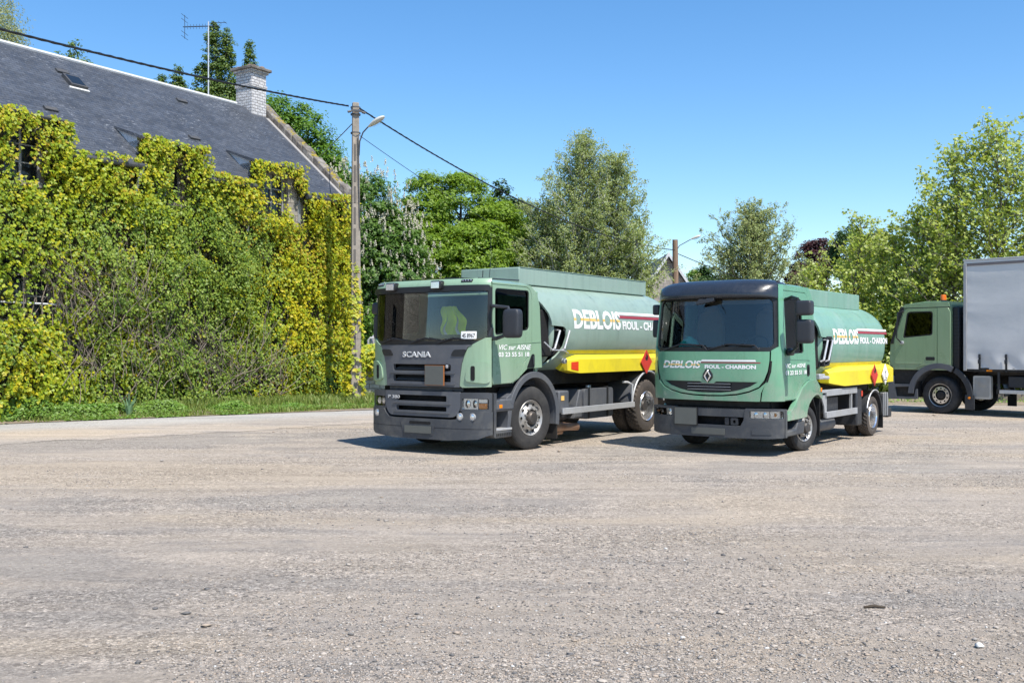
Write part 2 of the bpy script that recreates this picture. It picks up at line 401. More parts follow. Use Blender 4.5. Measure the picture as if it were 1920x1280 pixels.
def make_tank(T, paint, a, zc, b, ex, front_pts, xe, r_end, xbulk, words, yel_z0):
    pt, side, th = tank_fn(a, zc, b, ex)
    near = [(x, th(z)) for x, z in front_pts]                       # from top to bottom
    poly = [(near[0][0], 105)] + near + [(near[-1][0], -125), (xe, -125), (xe, 233)] + [(near[-1][0], 233), (near[-1][0], 150), (near[0][0], 130)]
    tank = plate('tank', [poly], -.03, 0, paint, T, lambda u, v, w: pt(u, v, w), cu=frange(near[0][0], xe, 14), cv=[i * 7.5 for i in range(-16, 31)], smooth=40)
    mb = MB()
    rings = []
    for i in range(15):
        ph = R(90 * i / 14); rings.append((xe + r_end * math.sin(ph), max(.001, math.cos(ph) ** .5)))
    n = 72
    for x, s in rings: mb.v += [pt(x, 360 * k / n, 0, s) for k in range(n)]
    mb.f = [(i * n + k, i * n + (k + 1) % n, (i + 1) * n + (k + 1) % n, (i + 1) * n + k) for i in range(14) for k in range(n)]; mb.m = [0] * len(mb.f)
    mb.build('tank_end', paint, T, smooth=50)
    mb = MB(); rings = []
    for i in range(10):
        ph = R(90 * i / 9); rings.append((xbulk - .16 * math.sin(ph), max(.001, math.cos(ph) ** .5)))
    for x, s in rings: mb.v += [pt(x, 360 * k / n, -.04, s) for k in range(n)]
    mb.f = [(i * n + k, i * n + (k + 1) % n, (i + 1) * n + (k + 1) % n, (i + 1) * n + k) for i in range(9) for k in range(n)]; mb.m = [0] * len(mb.f)
    mb.build('front_bulkhead', paint, T, smooth=50)
    # seams of the tank rings
    mb = MB()
    for x in (xbulk + (xe - xbulk) * .36, xbulk + (xe - xbulk) * .7, xe - .02):
        mb.add([pt(x + dx, t, .0025) for dx in (-.006, .006) for t in range(10, 171, 8)], [(i, i + 1, i + 22, i + 21) for i in range(20)])
    mb.build('weld_seam', paint, T, smooth=50)
    return pt, side, th
# ================================================================ TRUCK 1: large tanker with the grey grille
def truck1():
    T = thing('tanker_truck', 'green fuel tanker truck with a grey front grille, left of the black visored tanker', 'tanker truck', (-1.283, 16.385, 0), math.atan2(.823, .568), 'green fuel tanker trucks')
    T.scale = (1, .965, 1)
    H = 1.25
    def f(y, z):
        t = max(0, 1 - min(1, abs(y / H)) ** 3)
        return -.04 - .27 * t ** .5 + max(0, z - 1.85) * .05 + max(0, z - 2.68) ** 2 * 5
    def F(u, v, w):
        e = 1e-3; u2 = max(-H + .004, min(H - .004, u))
        gy = (f(u2 + e, v) - f(u2 - e, v)) / 2 / e; gz = (f(u, v + e) - f(u, v - e)) / 2 / e
        n = Vector((-1, gy, gz)).normalized()
        return (f(u, v) + n.x * w, u + n.y * w, v + n.z * w)
    S = lambda u, v, w: (u, -H - w, v)
    S2 = lambda u, v, w: (u, H + w, v)
    CU = cuts_y(H); sym = lambda p: p + [(-a, b) for a, b in reversed(p)]
    P = lambda name, loops, w0, w1, m, cv=(), bevel=.006, par=T, fn=F, cu=None: plate(name, loops, w0, w1, m, par, fn, cu=CU if cu is None else cu, cv=cv, bevel=bevel)
    # ---- cab sides
    shell = [(-.04, 1.12), (.5, 1.13), (.78, 1.26), (.95, 1.36, .1), (1.40, 1.37), (1.33, 2.4), (1.24, 2.62), (1.05, 2.72), (-.03, 2.74), (-.035, 1.9)]
    shell = [p[:2] for p in shell]
    win = rnd([(.03, 1.90), (1.0, 2.0), (1.0, 2.65), (.03, 2.65)], .07)
    door = rnd([(-.035, 1.135, .02), (.5, 1.14, .05), (.74, 1.24, .06), (.86, 1.5, .12), (1.08, 1.62, .1), (1.08, 2.60, .12), (.98, 2.70, .1), (-.03, 2.70, .02)], .05)
    dgap = rnd([(-.045, 1.125, .0), (.5, 1.128, .05), (.75, 1.228, .06), (.87, 1.49, .12), (1.092, 1.61, .1), (1.092, 2.61, .12), (.985, 2.712, .1), (-.045, 2.712, .0)], .05)
    wbig = rnd([(.0, 1.85), (1.03, 1.95), (1.03, 2.68), (.0, 2.68)], .07)
    for fn, sd in ((S, -1), (S2, 1)):
        plate('cab_side', [shell, wbig], -.06, -.012, g_cab1, T, fn)
        # outer skin: everything of the shell behind the door
        plate('cab_rear_quarter', [[(.52, 1.13), (.78, 1.26), (.95, 1.36), (1.40, 1.37), (1.33, 2.4), (1.24, 2.62), (1.05, 2.735), (-.03, 2.74), (-.03, 2.715)] + [p for p in reversed(dgap) if p[0] > .5]], -.01, .004, g_cab1, T, fn, bevel=.004)
        d = plate('door', [door, win], -.01, .008, g_cab1, T, fn, bevel=.008)
        plate('window', [rnd([(.02, 1.89), (1.01, 1.99), (1.01, 2.66), (.02, 2.66)], .07)], -.035, -.028, m_glassd, d, fn)
        plate('window_seal', [rnd([(.02, 1.885), (1.015, 1.985), (1.015, 2.665), (.02, 2.665)], .07), rnd([(.05, 1.925), (.985, 2.015), (.985, 2.635), (.05, 2.635)], .06)], -.02, -.006, m_blk, d, fn)
        plate('door_handle', [rnd([(.93, 1.37), (1.16, 1.37), (1.16, 1.60), (1.08, 1.60)], .04)], .006, .014, m_blk, d, fn, bevel=.004)
        MB().box(1.10, 1.13, sd * (H + .014), sd * (H + .03), 1.42, 1.56).build('latch', m_mirr, d, bevel=.006)
        # raised crease along the lower door
        plate('door_crease', [rnd([(.0, 1.74), (1.36, 1.80), (1.36, 1.815), (.0, 1.755)], .004)], .004, .012, g_cab1, d, fn)
    # ---- front skin, from top to bottom
    P('header_panel', [[(-1.235, 2.68), (1.235, 2.68), (1.22, 2.795), (-1.22, 2.795)]], -.03, .012, g_cab1, cv=(2.70, 2.72, 2.74, 2.76, 2.78))
    P('sun_visor', [rnd([(-1.22, 2.60), (1.22, 2.60), (1.22, 2.69), (-1.22, 2.69)], .02)], .010, .04, m_blk, bevel=.012)
    P('windscreen', [rnd([(-1.235, 1.80), (1.235, 1.80), (1.23, 2.62), (-1.23, 2.62)], .05)], -.02, -.012, m_glass, bevel=0)
    P('windscreen_frame', [[(-1.247, 1.74), (1.247, 1.74), (1.247, 2.66), (-1.247, 2.66)], rnd([(-1.215, 1.82), (1.215, 1.82), (1.205, 2.62), (-1.205, 2.62)], .07)], -.03, .002, m_blk)
    gp = [(-1.0, 1.75), (-.93, 1.72), (-.87, 1.60), (-.82, 1.45), (-.79, 1.25), (-.78, 1.08)]
    slot = lambda a, z0, z1: rnd([(-a, z0), (a, z0), (a, z1), (-a, z1)], .02)
    P('upper_grille', [sym(gp), slot(.62, 1.335, 1.44), slot(.62, 1.16, 1.27)], -.02, .03, m_grey, cv=(1.3, 1.5, 1.6), bevel=.014)
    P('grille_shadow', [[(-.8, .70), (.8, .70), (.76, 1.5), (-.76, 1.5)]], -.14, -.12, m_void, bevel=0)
    for zz in (1.20, 1.375, 1.03):   # slanting slats inside the slots
        MB().prism([(0, 0), (.07, .035), (.075, .045), (.005, .012)], -.62, .62, lambda u, v, w, zz=zz: (f(w, zz) + .02 + u, w, zz - .02 + v)).build('grille_slat', m_bump, T)
    P('grille_rib', [slot(.70, 1.29, 1.315)], .03, .045, m_grey); P('grille_rib', [slot(.70, 1.115, 1.14)], .03, .045, m_grey)
    P('middle_grille', [rnd([(-.80, 1.015), (.80, 1.015), (.80, 1.07), (-.80, 1.07)], .01)], -.09, -.05, m_bump)
    low = rnd([(-.80, 1.005), (.80, 1.005), (.80, .72, .08), (.70, .60, .1), (-.70, .60, .1), (-.80, .72, .08)], .03)
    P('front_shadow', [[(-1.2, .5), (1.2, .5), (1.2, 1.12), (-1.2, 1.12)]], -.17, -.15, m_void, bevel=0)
    P('lower_grille', [low, slot(.54, .845, .94), slot(.54, .69, .765)], -.02, .035, m_grey, bevel=.014)
    P('grille_rib', [slot(.62, .80, .82)], .035, .048, m_grey); P('grille_rib', [slot(.60, .655, .672)], .035, .048, m_grey)
    for s in (-1, 1):
        m = lambda pts: [(s * a, b) for a, b in pts]
        corner = [(1.0, 1.755), (.935, 1.715), (.875, 1.60), (.825, 1.45), (.795, 1.25), (.785, 1.10), (.83, 1.075), (1.246, 1.09), (1.246, 1.87), (1.19, 1.86), (1.08, 1.80)]
        P('corner_panel', [m(corner)], -.015, .018, g_cab1, cv=(1.2, 1.35, 1.5, 1.65), bevel=.014)
        bulge = rnd([(.88, 1.18), (1.236, 1.14), (1.236, 1.48), (1.08, 1.50), (.93, 1.42)], .07)
        P('air_deflector', [m(bulge)], .018, .045, g_cab1, cv=(1.25, 1.35, 1.45), bevel=.02)
        P('air_scoop', [m(rnd([(.985, 1.19), (1.05, 1.19), (1.05, 1.42), (.985, 1.42)], .03))], .046, .052, m_void, bevel=.004)
        P('marker_inset', [m(rnd([(.62, 1.575), (.86, 1.57), (.915, 1.68), (.68, 1.675)], .04))], .028, .040, m_blk, bevel=.01)
        # headlamp strip
        P('lamp_surround', [m(rnd([(.80, .70), (1.247, .70), (1.247, 1.0), (.80, 1.0)], .02)), m(rnd([(.83, .735), (1.225, .735), (1.225, .905), (.83, .905)], .02))], -.04, .03, m_bump, bevel=.008)
        hl = P('headlight', [m(rnd([(.83, .735), (1.225, .735), (1.225, .905), (.83, .905)], .02))], .0, .012, m_clear)
        P('reflector', [m(slp) for slp in [[(.83, .735), (1.09, .735), (1.09, .905), (.83, .905)]]], -.014, -.008, m_lens, par=hl)
        P('indicator_lens', [m(rnd([(1.10, .745), (1.215, .745), (1.215, .83), (1.10, .83)], .01))], -.007, -.002, m_orn, par=hl)
        P('side_lamp_lens', [m(rnd([(1.10, .84), (1.215, .84), (1.215, .895), (1.10, .895)], .01))], -.007, -.002, m_lens, par=hl)
        for q in (.90, 1.02):
            c = F(s * q, .82, .0); MB().lathe([(.0, .001), (-.004, .045), (-.008, .062)], c, 'x', 20, -1).build('lamp_bowl', m_chrome, hl)
        for q in ((.80, 1.01) if s < 0 else (1.03,)):
            c = F(s * q, .62, .045); L0 = MB().lathe([(-.03, .060), (.010, .058), (.012, .047)], c, 'x', 24, -1).build('fog_light', m_silv, T)
            MB().lathe([(.008, .047), (.014, .03), (.016, .001)], c, 'x', 24, -1).build('fog_lens', m_lens, L0)
        # roof work lamps
    bp = [(-1.247, .34), (-1.1, .27), (-.6, .235), (.6, .235), (1.1, .27), (1.247, .34), (1.247, .70), (.84, .70), (.80, .64), (.72, .575), (.6, .565), (-.6, .565), (-.72, .575), (-.80, .64), (-.84, .70), (-1.247, .70)]
    P('bumper', [bp], -.05, .045, m_bump, cv=(.4, .5), bevel=.02)
    P('bumper_seam', [slot(1.24, .425, .431)], .045, .047, m_void, bevel=0)
    P('bumper_recess', [rnd([(-.27, .30), (.36, .30), (.44, .545), (-.33, .545)], .03)], .046, .052, m_bump, bevel=.004)
    P('bumper_vent', [slot(.23, .475, .52)], .053, .056, m_void, bevel=0)
    npl = MB().mat(m_platz).prism(rnd([(-.24, .33), (.33, .33), (.33, .445), (-.24, .445)], .01), .056, .066, F).build('number_plate', m_platz, T)
    # bumper return along the sides
    for fn in (S, S2):
        plate('bumper_side', [rnd([(-.04, .30), (.02, .28), (.03, .99), (-.04, .99)], .005)], -.05, .04, m_bump, T, fn, bevel=.01)
    # placard with orange edge
    pm = MB(); c0 = F(-.32, 1.26, .06); pm.box(c0[0] - .012, c0[0] + .01, -.52, -.12, 1.105, 1.425)
    pl = pm.build('hazard_placard', m_fr_or, T); MB().box(c0[0] - .017, c0[0] - .0125, -.513, -.127, 1.112, 1.418).build('blank_face', m_platz, pl)
    text('maker_lettering', 'SCANIA', m_alu, T, F, .40, 1.55, .095, .62, 0, .03, .031, flipu=True, th=.008)
    text('model_lettering', 'P 380', m_alu, T, F, .74, .875, .055, .28, 0, .02, .037, flipu=True, th=.006)
    c1 = F(-.56, 1.41, .035); MB().lathe([(0, .045), (.012, .043), (.014, .001)], c1, 'x', 24, -1).build('shield_emblem', m_mirr, T)
    MB().lathe([(.0145, .030), (.017, .001)], c1, 'x', 7, -1).build('emblem_face', m_alu, T)
    # wipers
    for y0, y1 in ((.95, .30), (.25, -.45), (-.35, -1.0)):
        MB().tube([F(y0, 1.775, .03), F((y0 + y1) / 2, 1.86, .045), F(y1 + .1, 1.83, .03)], .011).tube([F(y0 - .15, 1.84, .02), F(y1, 1.825, .02)], .009, 6).build('wiper', m_blk, T)
    # roof
    def rf(u, v):
        y = (v * 2 - 1) * 1.235; x = f(y, 2.78) * (1 - u) + u * 1.10 + .02
        a = max(0, 1 - abs(v * 2 - 1) ** 5) ** .5; b = max(0, 1 - abs(max(0, u - .6) / .4) ** 3) ** .5 if u > .6 else 1
        return (x, y, 2.735 + .085 * a * b + .0 * u)
    roof = MB().grid(24, 30, rf).build('roof', g_cab1, T, smooth=60)
    MB().box(.25, .85, -.35, .4, 2.83, 2.865).build('roof_hatch', m_blk, roof, bevel=.015)
    MB().tube([(-.1, -1.02, 2.81), (.95, -1.08, 2.825)], .012, 6).build('drip_rail', m_mirr, roof)
    for yl in (.67, -.33):
        c = F(yl, 2.70, .09)
        wl = MB().mat(m_blk).box(c[0] - .02, c[0] + .10, c[1] - .105, c[1] + .105, 2.635, 2.775).build('work_lamp', m_blk, T, bevel=.02)
        MB().mat(m_lens).box(c[0] - .026, c[0] - .0205, c[1] - .085, c[1] + .085, 2.655, 2.755).build('lamp_glass', m_lens, wl, bevel=.002)
    for yl in (1.06, -.86):
        for k in range(4 if yl < 0 else 3):
            pass
        ml = P('marker_light', [rnd([(yl - .10, 2.735), (yl + .10, 2.735), (yl + .10, 2.775), (yl - .10, 2.775)], .01)], .014, .022, m_blk)
        for k in range(4):
            c = F(yl - .07 + .047 * k, 2.755, .024); MB().lathe([(0, .014), (.006, .001)], c, 'x', 8, -1).build('led', m_lens, ml)
    for x, h, yy in ((.1, .12, -.95), (.3, .05, .6)): MB().tube([(x, yy, 2.8), (x + .01, yy, 2.82 + h)], .008, 6).build('stub_aerial', m_blk, roof)
    MB().tube([(1.0, -.4, 2.8), (1.12, -.36, 3.25), (1.2, -.3, 3.7)], [.006, .005, .003], 5).build('whip_aerial', m_blk, roof)
    # rear wall, floor, interior
    MB().box(1.25, 1.33, -1.22, 1.22, 1.3, 2.66).build('cab_rear_wall', g_cab1, T, bevel=.02); MB().box(1.235, 1.245, -1.18, 1.18, 1.3, 2.62).box(.1, 1.23, -1.18, 1.18, 2.66, 2.68).build('cab_lining', m_seat, T)
    MB().box(-.0, 1.3, -1.17, 1.17, 1.08, 1.16).build('cab_floor', m_void, T)
    MB().grid(8, 16, lambda u, v: (f((v * 2 - 1) * 1.12, 1.8) + .05 + u * .45, (v * 2 - 1) * 1.12, 1.76 - .1 * u + .0 * v)).build('dashboard', m_dash, T)
    MB().box(.2, .26, -1.17, 1.17, 1.15, 1.66).build('dashboard_front', m_dash, T)
    for y in (.62, -.62):
        mb = MB(); rblock(mb, (1.02, y, 2.0), (.10, .26, .42), .5); rblock(mb, (.85, y, 1.62), (.27, .27, .12), .5); rblock(mb, (1.03, y, 2.48), (.07, .14, .11), .6)
        mb.build('seat', m_seat, T)
    c = Vector((.32, -.6, 1.86)); mb = MB(); pts = []
    for k in range(21):
        t = 2 * math.pi * k / 20; pts.append(c + Vector((.12 * math.sin(t), .23 * math.cos(t), .19 * math.sin(t))))
    mb.tube(pts, .016, 6); mb.tube([c, c + Vector((-.12, 0, -.2))], .03, 8); mb.build('steering_wheel', m_blk, T)
    # mirrors
    mb = MB(); rblock(mb, (-.10, -1.70, 2.08), (.085, .155, .225), .35)
    mr = mb.build('wing_mirror', m_mirr, T, smooth=60)
    MB().tube([(.0, -1.23, 2.36), (-.12, -1.32, 2.36), (-.11, -1.62, 2.33), (-.10, -1.66, 2.2)], [.03, .028, .026, .03], 8).build('mirror_arm', m_mirr, mr)
    MB().tube([(-.02, -1.23, 1.86), (-.08, -1.36, 1.85), (-.1, -1.56, 1.90)], [.035, .032, .028], 8).build('mirror_arm', m_mirr, mr)
    MB().tube([(-.06, -1.22, 1.89), (-.06, -1.26, 2.02)], [.05, .03], 8).build('mirror_foot', m_mirr, mr)
    mb = MB(); rblock(mb, (.10, 1.36, 2.38), (.10, .09, .10), .4); rblock(mb, (.12, 1.35, 2.06), (.09, .08, .22), .35); mb.tube([(.15, 1.24, 2.45), (.12, 1.36, 2.45)], .02); mb.tube([(.15, 1.24, 1.88), (.12, 1.36, 1.88)], .02)
    mb.build('wing_mirror', m_mirr, T, smooth=60)
    # steps
    for s in (-1, 1):
        yo, yi = s * 1.262, s * .95
        MB().box(.05, .56, min(yo, yi), max(yo, yi), .69, .885).build('upper_step', m_grey, T, bevel=.025)
        MB().box(.06, .55, min(yo, yi) - (.003 if s < 0 else 0), max(yo, yi) + (.003 if s > 0 else 0), .72, .727).build('step_seam', m_void, T)
        st = MB().box(.04, .50, min(yo, yi), max(yo, yi), .27, .38).build('lower_step', m_bump, T, bevel=.02)
        mb = MB()
        for k in range(9): mb.box(.06 + .05 * k, .085 + .05 * k, min(yo, yi) - .006, max(yo, yi) + .006, .30, .345)
        mb.build('step_tread', m_blk, st)
        MB().box(.04, .5, min(yo, yi), max(yo, yi), .385, .42).build('step_plate', m_alu, st, bevel=.006)
        MB().box(.0, .52, s * .88 - .02, s * .88 + .02, .3, 1.15).build('step_well', m_dark, T)
        MB().box(.14, .22, yo - .006, yo + .006, .745, .80).build('side_indicator', m_orn, T, bevel=.003)
        archband('wheel_arch', T, 1.17, .53, .775, .675, -12, 158, s * 1.265, s * .86, m_grey)
        MB().prism([(.36, .90), (.50, .97), (.57, .86), (.52, .70), (.47, .42), (.44, .3), (.36, .3), (.42, .6)], s * 1.25, s * 1.0, lambda u, v, w: (u, w, v)).build('arch_front_leg', m_grey, T, bevel=.01)
        MB().box(1.86, 1.90, s * 1.24 - .02, s * .92, .12, .62) if False else MB().box(1.87, 1.895, min(s * 1.25, s * .90), max(s * 1.25, s * .90), .13, .60).build('mud_flap', m_dark, T)
        wheel(T, 1.17, .53, .53, s * 1.21, -s, 'front', .31, .30, steer=-7)
        wheel(T, 5.36, .53, .53, s * 1.235, -s, 'rear dual lug', .28, .30)
        mb = MB(); mb.prism(arc(5.36, .53, .70, 8, 172, 20) + arc(5.36, .53, .67, 172, 8, 20), s * 1.25, s * .60, lambda u, v, w: (u, w, v))
        ra = mb.build('rear_mudguard', m_grey, T, bevel=.005)
        MB().tube([(5.36 + .70 * math.cos(R(a)), s * 1.252, .53 + .70 * math.sin(R(a))) for a in range(175, 5, -8)], .018, 8).build('mudguard_edge', m_alu, ra)
        MB().tube([(4.66, s * 1.25, .60), (4.67, s * 1.25, .98), (4.60, s * 1.18, 1.03), (4.52, s * 1.1, 1.03)], .022, 8).build('mudguard_bracket', m_alu, T)
        MB().box(2.06, 4.74, s * 1.25 - .02, s * 1.25 + .02, .54, .645).build('side_guard_rail', m_alu, T, bevel=.004)
        for x in (2.3, 4.5): MB().box(x - .03, x + .03, min(s * 1.22, s * .45), max(s * 1.22, s * .45), .56, .62).build('guard_bracket', m_dark, T)
    # lettering on the door
    text('door_lettering', 'VIC sur AISNE', m_wht, T, S, .13, 1.67, .085, .92, .25, .015, .013)
    text('door_lettering', '03 23 55 51 18', m_wht, T, S, .12, 1.56, .075, .88, 0, .025, .013)
    # things seen behind the glass
    text_pl = MB().box(*[0] * 6) if False else None
    c = F(-.93, 1.90, -.03)
    pl = plate('registration_card', [rnd([(-1.06, 1.845), (-.79, 1.845), (-.79, 1.965), (-1.06, 1.965)], .01)], -.012, -.008, m_wht, T, F, cu=CU)
    text('card_lettering', '4S 8967', m_blk, pl, F, -.81, 1.862, .07, .225, 0, .02, -.0070, flipu=True)
    ppr = plate('window_sticker', [rnd([(.55, 1.85), (.80, 1.85), (.80, 1.90), (.55, 1.90)], .005)], -.05, -.046, m_wht, T, F, cu=CU)
    plate('sticker_print', [rnd([(.58, 1.86), (.70, 1.86), (.70, 1.885), (.58, 1.885)], .004)], -.0458, -.0455, m_redp, ppr, F, cu=CU)
    # ---- tank
    make_fp = [(1.32, 2.86), (1.30, 2.72), (1.40, 2.60), (1.54, 2.45), (1.66, 2.30), (1.72, 2.16), (1.73, 2.09), (2.12, 2.075), (2.19, 2.03), (2.21, 1.92), (2.15, 1.72), (2.02, 1.55), (1.80, 1.38), (1.70, 1.25)]
    pt, side, th = make_tank(T, g_tank1, 1.25, 2.02, .86, 2.5, make_fp, 6.35, .38, 1.85, None, 0)
    MB().box(1.42, 6.2, -.75, .55, 2.80, 3.09).build('top_walkway_coaming', g_tank1, T, bevel=.012)
    MB().box(1.46, 6.16, -.76, .56, 3.09, 3.10).build('coaming_lip', g_tank1, T)
    # pump cabinet and box coloured black for the recess shade, with grab rails
    MB().box(1.42, 1.86, -1.14, 1.14, 1.55, 2.36).build('pump_cabinet', m_void, T, bevel=.03)
    MB().box(1.45, 2.5, -1.08, 1.08, 1.56, 2.06).build('recess_shade_box', m_void, T, bevel=.02)
    for x in (1.76, 2.08):
        MB().tube([(x, -1.22, 1.66), (x + .02, -1.27, 1.69), (x + .19, -1.27, 2.0), (x + .19, -1.15, 2.02)], .02, 8).build('grab_rail', m_alu, T)
    MB().tube([(1.55, -1.20, 1.80), (1.72, -1.26, 1.665), (2.1, -1.26, 1.655), (2.3, -1.22, 1.61)], .013, 8).build('grab_rail_base', m_alu, T)
    # yellow skirts
    for s in (-1, 1):
        sec = [(.80, 1.34), (1.0, 1.24), (1.262, 1.245), (1.262, 1.50), (1.16, 1.575), (.95, 1.60)]
        mb = MB(); n = len(sec)
        rows = [(2.36, .7), (2.64, 1.0), (6.4, 1.0)]
        for x, k in rows: mb.v += [(x, s * (.95 + (a - .95) * k), 1.42 + (b - 1.42) * k) for a, b in sec]
        for i in range(2): mb.f += [(i * n + q, i * n + (q + 1) % n, (i + 1) * n + (q + 1) % n, (i + 1) * n + q) for q in range(n)]
        mb.f += [tuple(range(n)), tuple(2 * n + q for q in reversed(range(n)))]; mb.m = [0] * len(mb.f)
        sk = mb.build('yellow_skirt', y_pnt, T, bevel=.006, smooth=20)
        mb = MB(); mb.add([pt(x, sg, .004) if s < 0 else pt(x, 180 - sg, .004) for x in (2.3, 2.6, 6.4) for sg in (th(1.60), th(1.635), th(1.665))], [(i * 3 + j, i * 3 + j + 1, i * 3 + j + 4, i * 3 + j + 3) for i in range(2) for j in range(2)])
        mb.build('yellow_belly_stripe', y_pnt, T)
        MB().box(2.70, 2.73, 0, .01, 0, .01) if False else None
    MB().add([(2.36 + .28 * t - .003, -(1.168 + .094 * t) - .006, zz) for t, zz in ((.3, 1.32), (.88, 1.29), (.88, 1.455), (.3, 1.445))], [(0, 1, 2, 3)]).build('red_reflector', m_redr, T)
    MB().lathe([(0, .05), (.06, .05), (.07, .03)], (2.28, -1.12, 1.47), 'y', 16, -1).build('side_lamp', m_alu, T)
    # hazard diamonds
    for x, m in ((5.2, m_redp), (5.85, m_wht)):
        d = MB().prism([(x - .24, 1.42), (x, 1.18), (x + .24, 1.42), (x, 1.66)], 1.285, 1.295, lambda u, v, w: (u, -w, v)).build('hazard_diamond', m, T)
        e = .235; MB().prism([(x - e, 1.42), (x, 1.42 - e), (x + e, 1.42), (x, 1.42 + e), (x, 1.42 + e - .012), (x + e - .012, 1.42), (x, 1.42 - e + .012), (x - e + .012, 1.42), (x, 1.42 + e - .012), (x, 1.42 + e)], 1.2955, 1.2965, lambda u, v, w: (u, -w, v)).build('diamond_border', m_blk, d) if False else None
        if m is m_redp:
            fl = [(x - .05, 1.47), (x - .055, 1.52), (x - .02, 1.50), (x - .01, 1.60), (x + .03, 1.54), (x + .05, 1.57), (x + .06, 1.49), (x + .03, 1.45), (x - .03, 1.45)]
            MB().prism(fl, 1.2955, 1.2975, lambda u, v, w: (u, -w, v)).build('flame_mark', m_blk, d)
        else: pollutant(d, x, 1.42, 1.2955)
    side_text(T, side, 2.46, 2.04, .355, 1.74, 6.35, 2.385, .47)
    # ---- chassis
    for s in (-1, 1): MB().box(.2, 6.9, s * .40 - .05, s * .40 + .05, .72, 1.0).build('chassis_rail', m_dark, T, bevel=.01)
    MB().box(1.6, 6.5, -.85, .85, 1.05, 1.32).build('subframe', m_dark, T)
    MB().box(.15, 1.25, -.85, .85, .55, 1.1).build('engine_block', m_dark, T, bevel=.05)
    for x in (1.17, 5.36): MB().tube([(x, -1.0, .53), (x, 1.0, .53)], .08, 10).build('axle', m_dark, T)
    mb = MB(); rblock(mb, (5.36, 0, .55), (.25, .28, .22), .7); mb.build('differential', m_dark, T)
    MB().box(2.0, 2.34, -1.22, -.65, .55, .95).build('battery_box', m_grey, T, bevel=.03)
    MB().box(2.06, 2.16, -1.228, -1.2205, .78, .86).build('warning_label', m_yl, T)
    mb = MB(); mb.prism(rnd([(2.95, .40), (4.05, .40), (4.05, .95), (2.95, .95)], .08), -1.16, -.50, lambda u, v, w: (u, w, v)); ft = mb.build('fuel_tank', m_grey, T, bevel=.04)
    MB().prism([(2.66, .42), (2.94, .42), (2.94, .94), (2.86, .94)], -1.12, -.55, lambda u, v, w: (u, w, v)).build('tank_cover', m_grey, T, bevel=.02)
    for x in (3.12, 3.82): MB().box(x - .03, x + .03, -1.175, -.5, .40, .975).build('tank_strap', m_blk, ft, bevel=.01)
    MB().lathe([(0, .06), (.05, .055), (.055, .001)], (3.45, -.95, .95), 'z', 16).build('filler_cap', m_alu, ft)
    MB().tube([(2.2, -.9, .50), (2.6, -.9, .50)], [.12, .12], 16).tube([(2.5, -1.0, .58), (2.75, -1.0, .58)], .1, 14).build('air_tank', m_mirr, T)
    MB().tube([(1.9, -.95, .33), (2.2, -1.0, .31), (2.5, -1.03, .29)], [.10, .10, .075], 14).tube([(2.45, -1.03, .29), (2.84, -1.07, .27)], .07, 16, cap=False).tube([(1.9, -.95, .22), (2.45, -.97, .20)], [.07, .05], 12).build('exhaust_pipe', m_exh, T)
    MB().box(3.0, 4.6, -.5, .5, .45, .8).build('transmission', m_dark, T, bevel=.08)
    MB().box(6.7, 6.8, -1.2, 1.2, .45, .62).build('rear_bumper', m_dark, T, bevel=.02)
    # high visibility vest hanging behind the windscreen
    V = thing('safety_vest', 'fluorescent yellow safety vest hung inside the cab of the grey grilled tanker', 'vest', (-1.283, 16.385, 0), math.atan2(.823, .568))
    def vf(u, v):
        y = -.28 + (v - .5) * (.55 - .30 * u ** 2) + .03 * math.sin(9 * u); z = 1.92 + .46 * u
        return (.06 + .04 * math.sin(v * 14 + u * 3) + .08 * (1 - u), y - .02, z)
    MB().grid(20, 24, vf).build('cloth', m_vest, V)
    MB().grid(20, 3, lambda u, v: (vf(u, .22 + .08 * v)[0] - .006, vf(u, .22 + .08 * v)[1], vf(u, 0)[2])).grid(20, 3, lambda u, v: (vf(u, .70 + .08 * v)[0] - .006, vf(u, .70 + .08 * v)[1], vf(u, 0)[2])).build('reflective_band', m_alu, V)
    return T
def pollutant(d, x, z, w, s=1.0):
    f = lambda u, v, ww: (u, -ww, v)
    k = s
    MB().prism([(x - .10 * k, z - .12 * k), (x + .12 * k, z - .12 * k), (x + .12 * k, z - .135 * k), (x - .10 * k, z - .135 * k)], w, w + .002, f).prism([(x - .01 * k, z - .11 * k), (x + .012 * k, z - .11 * k), (x + .01 * k, z + .03 * k), (x + .06 * k, z + .09 * k), (x + .01 * k, z + .06 * k), (x - .005 * k, z + .13 * k), (x - .015 * k, z + .05 * k), (x - .05 * k, z + .08 * k), (x - .012 * k, z + .02 * k)], w, w + .002, f).prism([(x + .03 * k, z - .08 * k), (x + .09 * k, z - .105 * k), (x + .10 * k, z - .085 * k), (x + .04 * k, z - .06 * k)], w, w + .002, f).build('tree_and_fish_mark', m_blk, d)
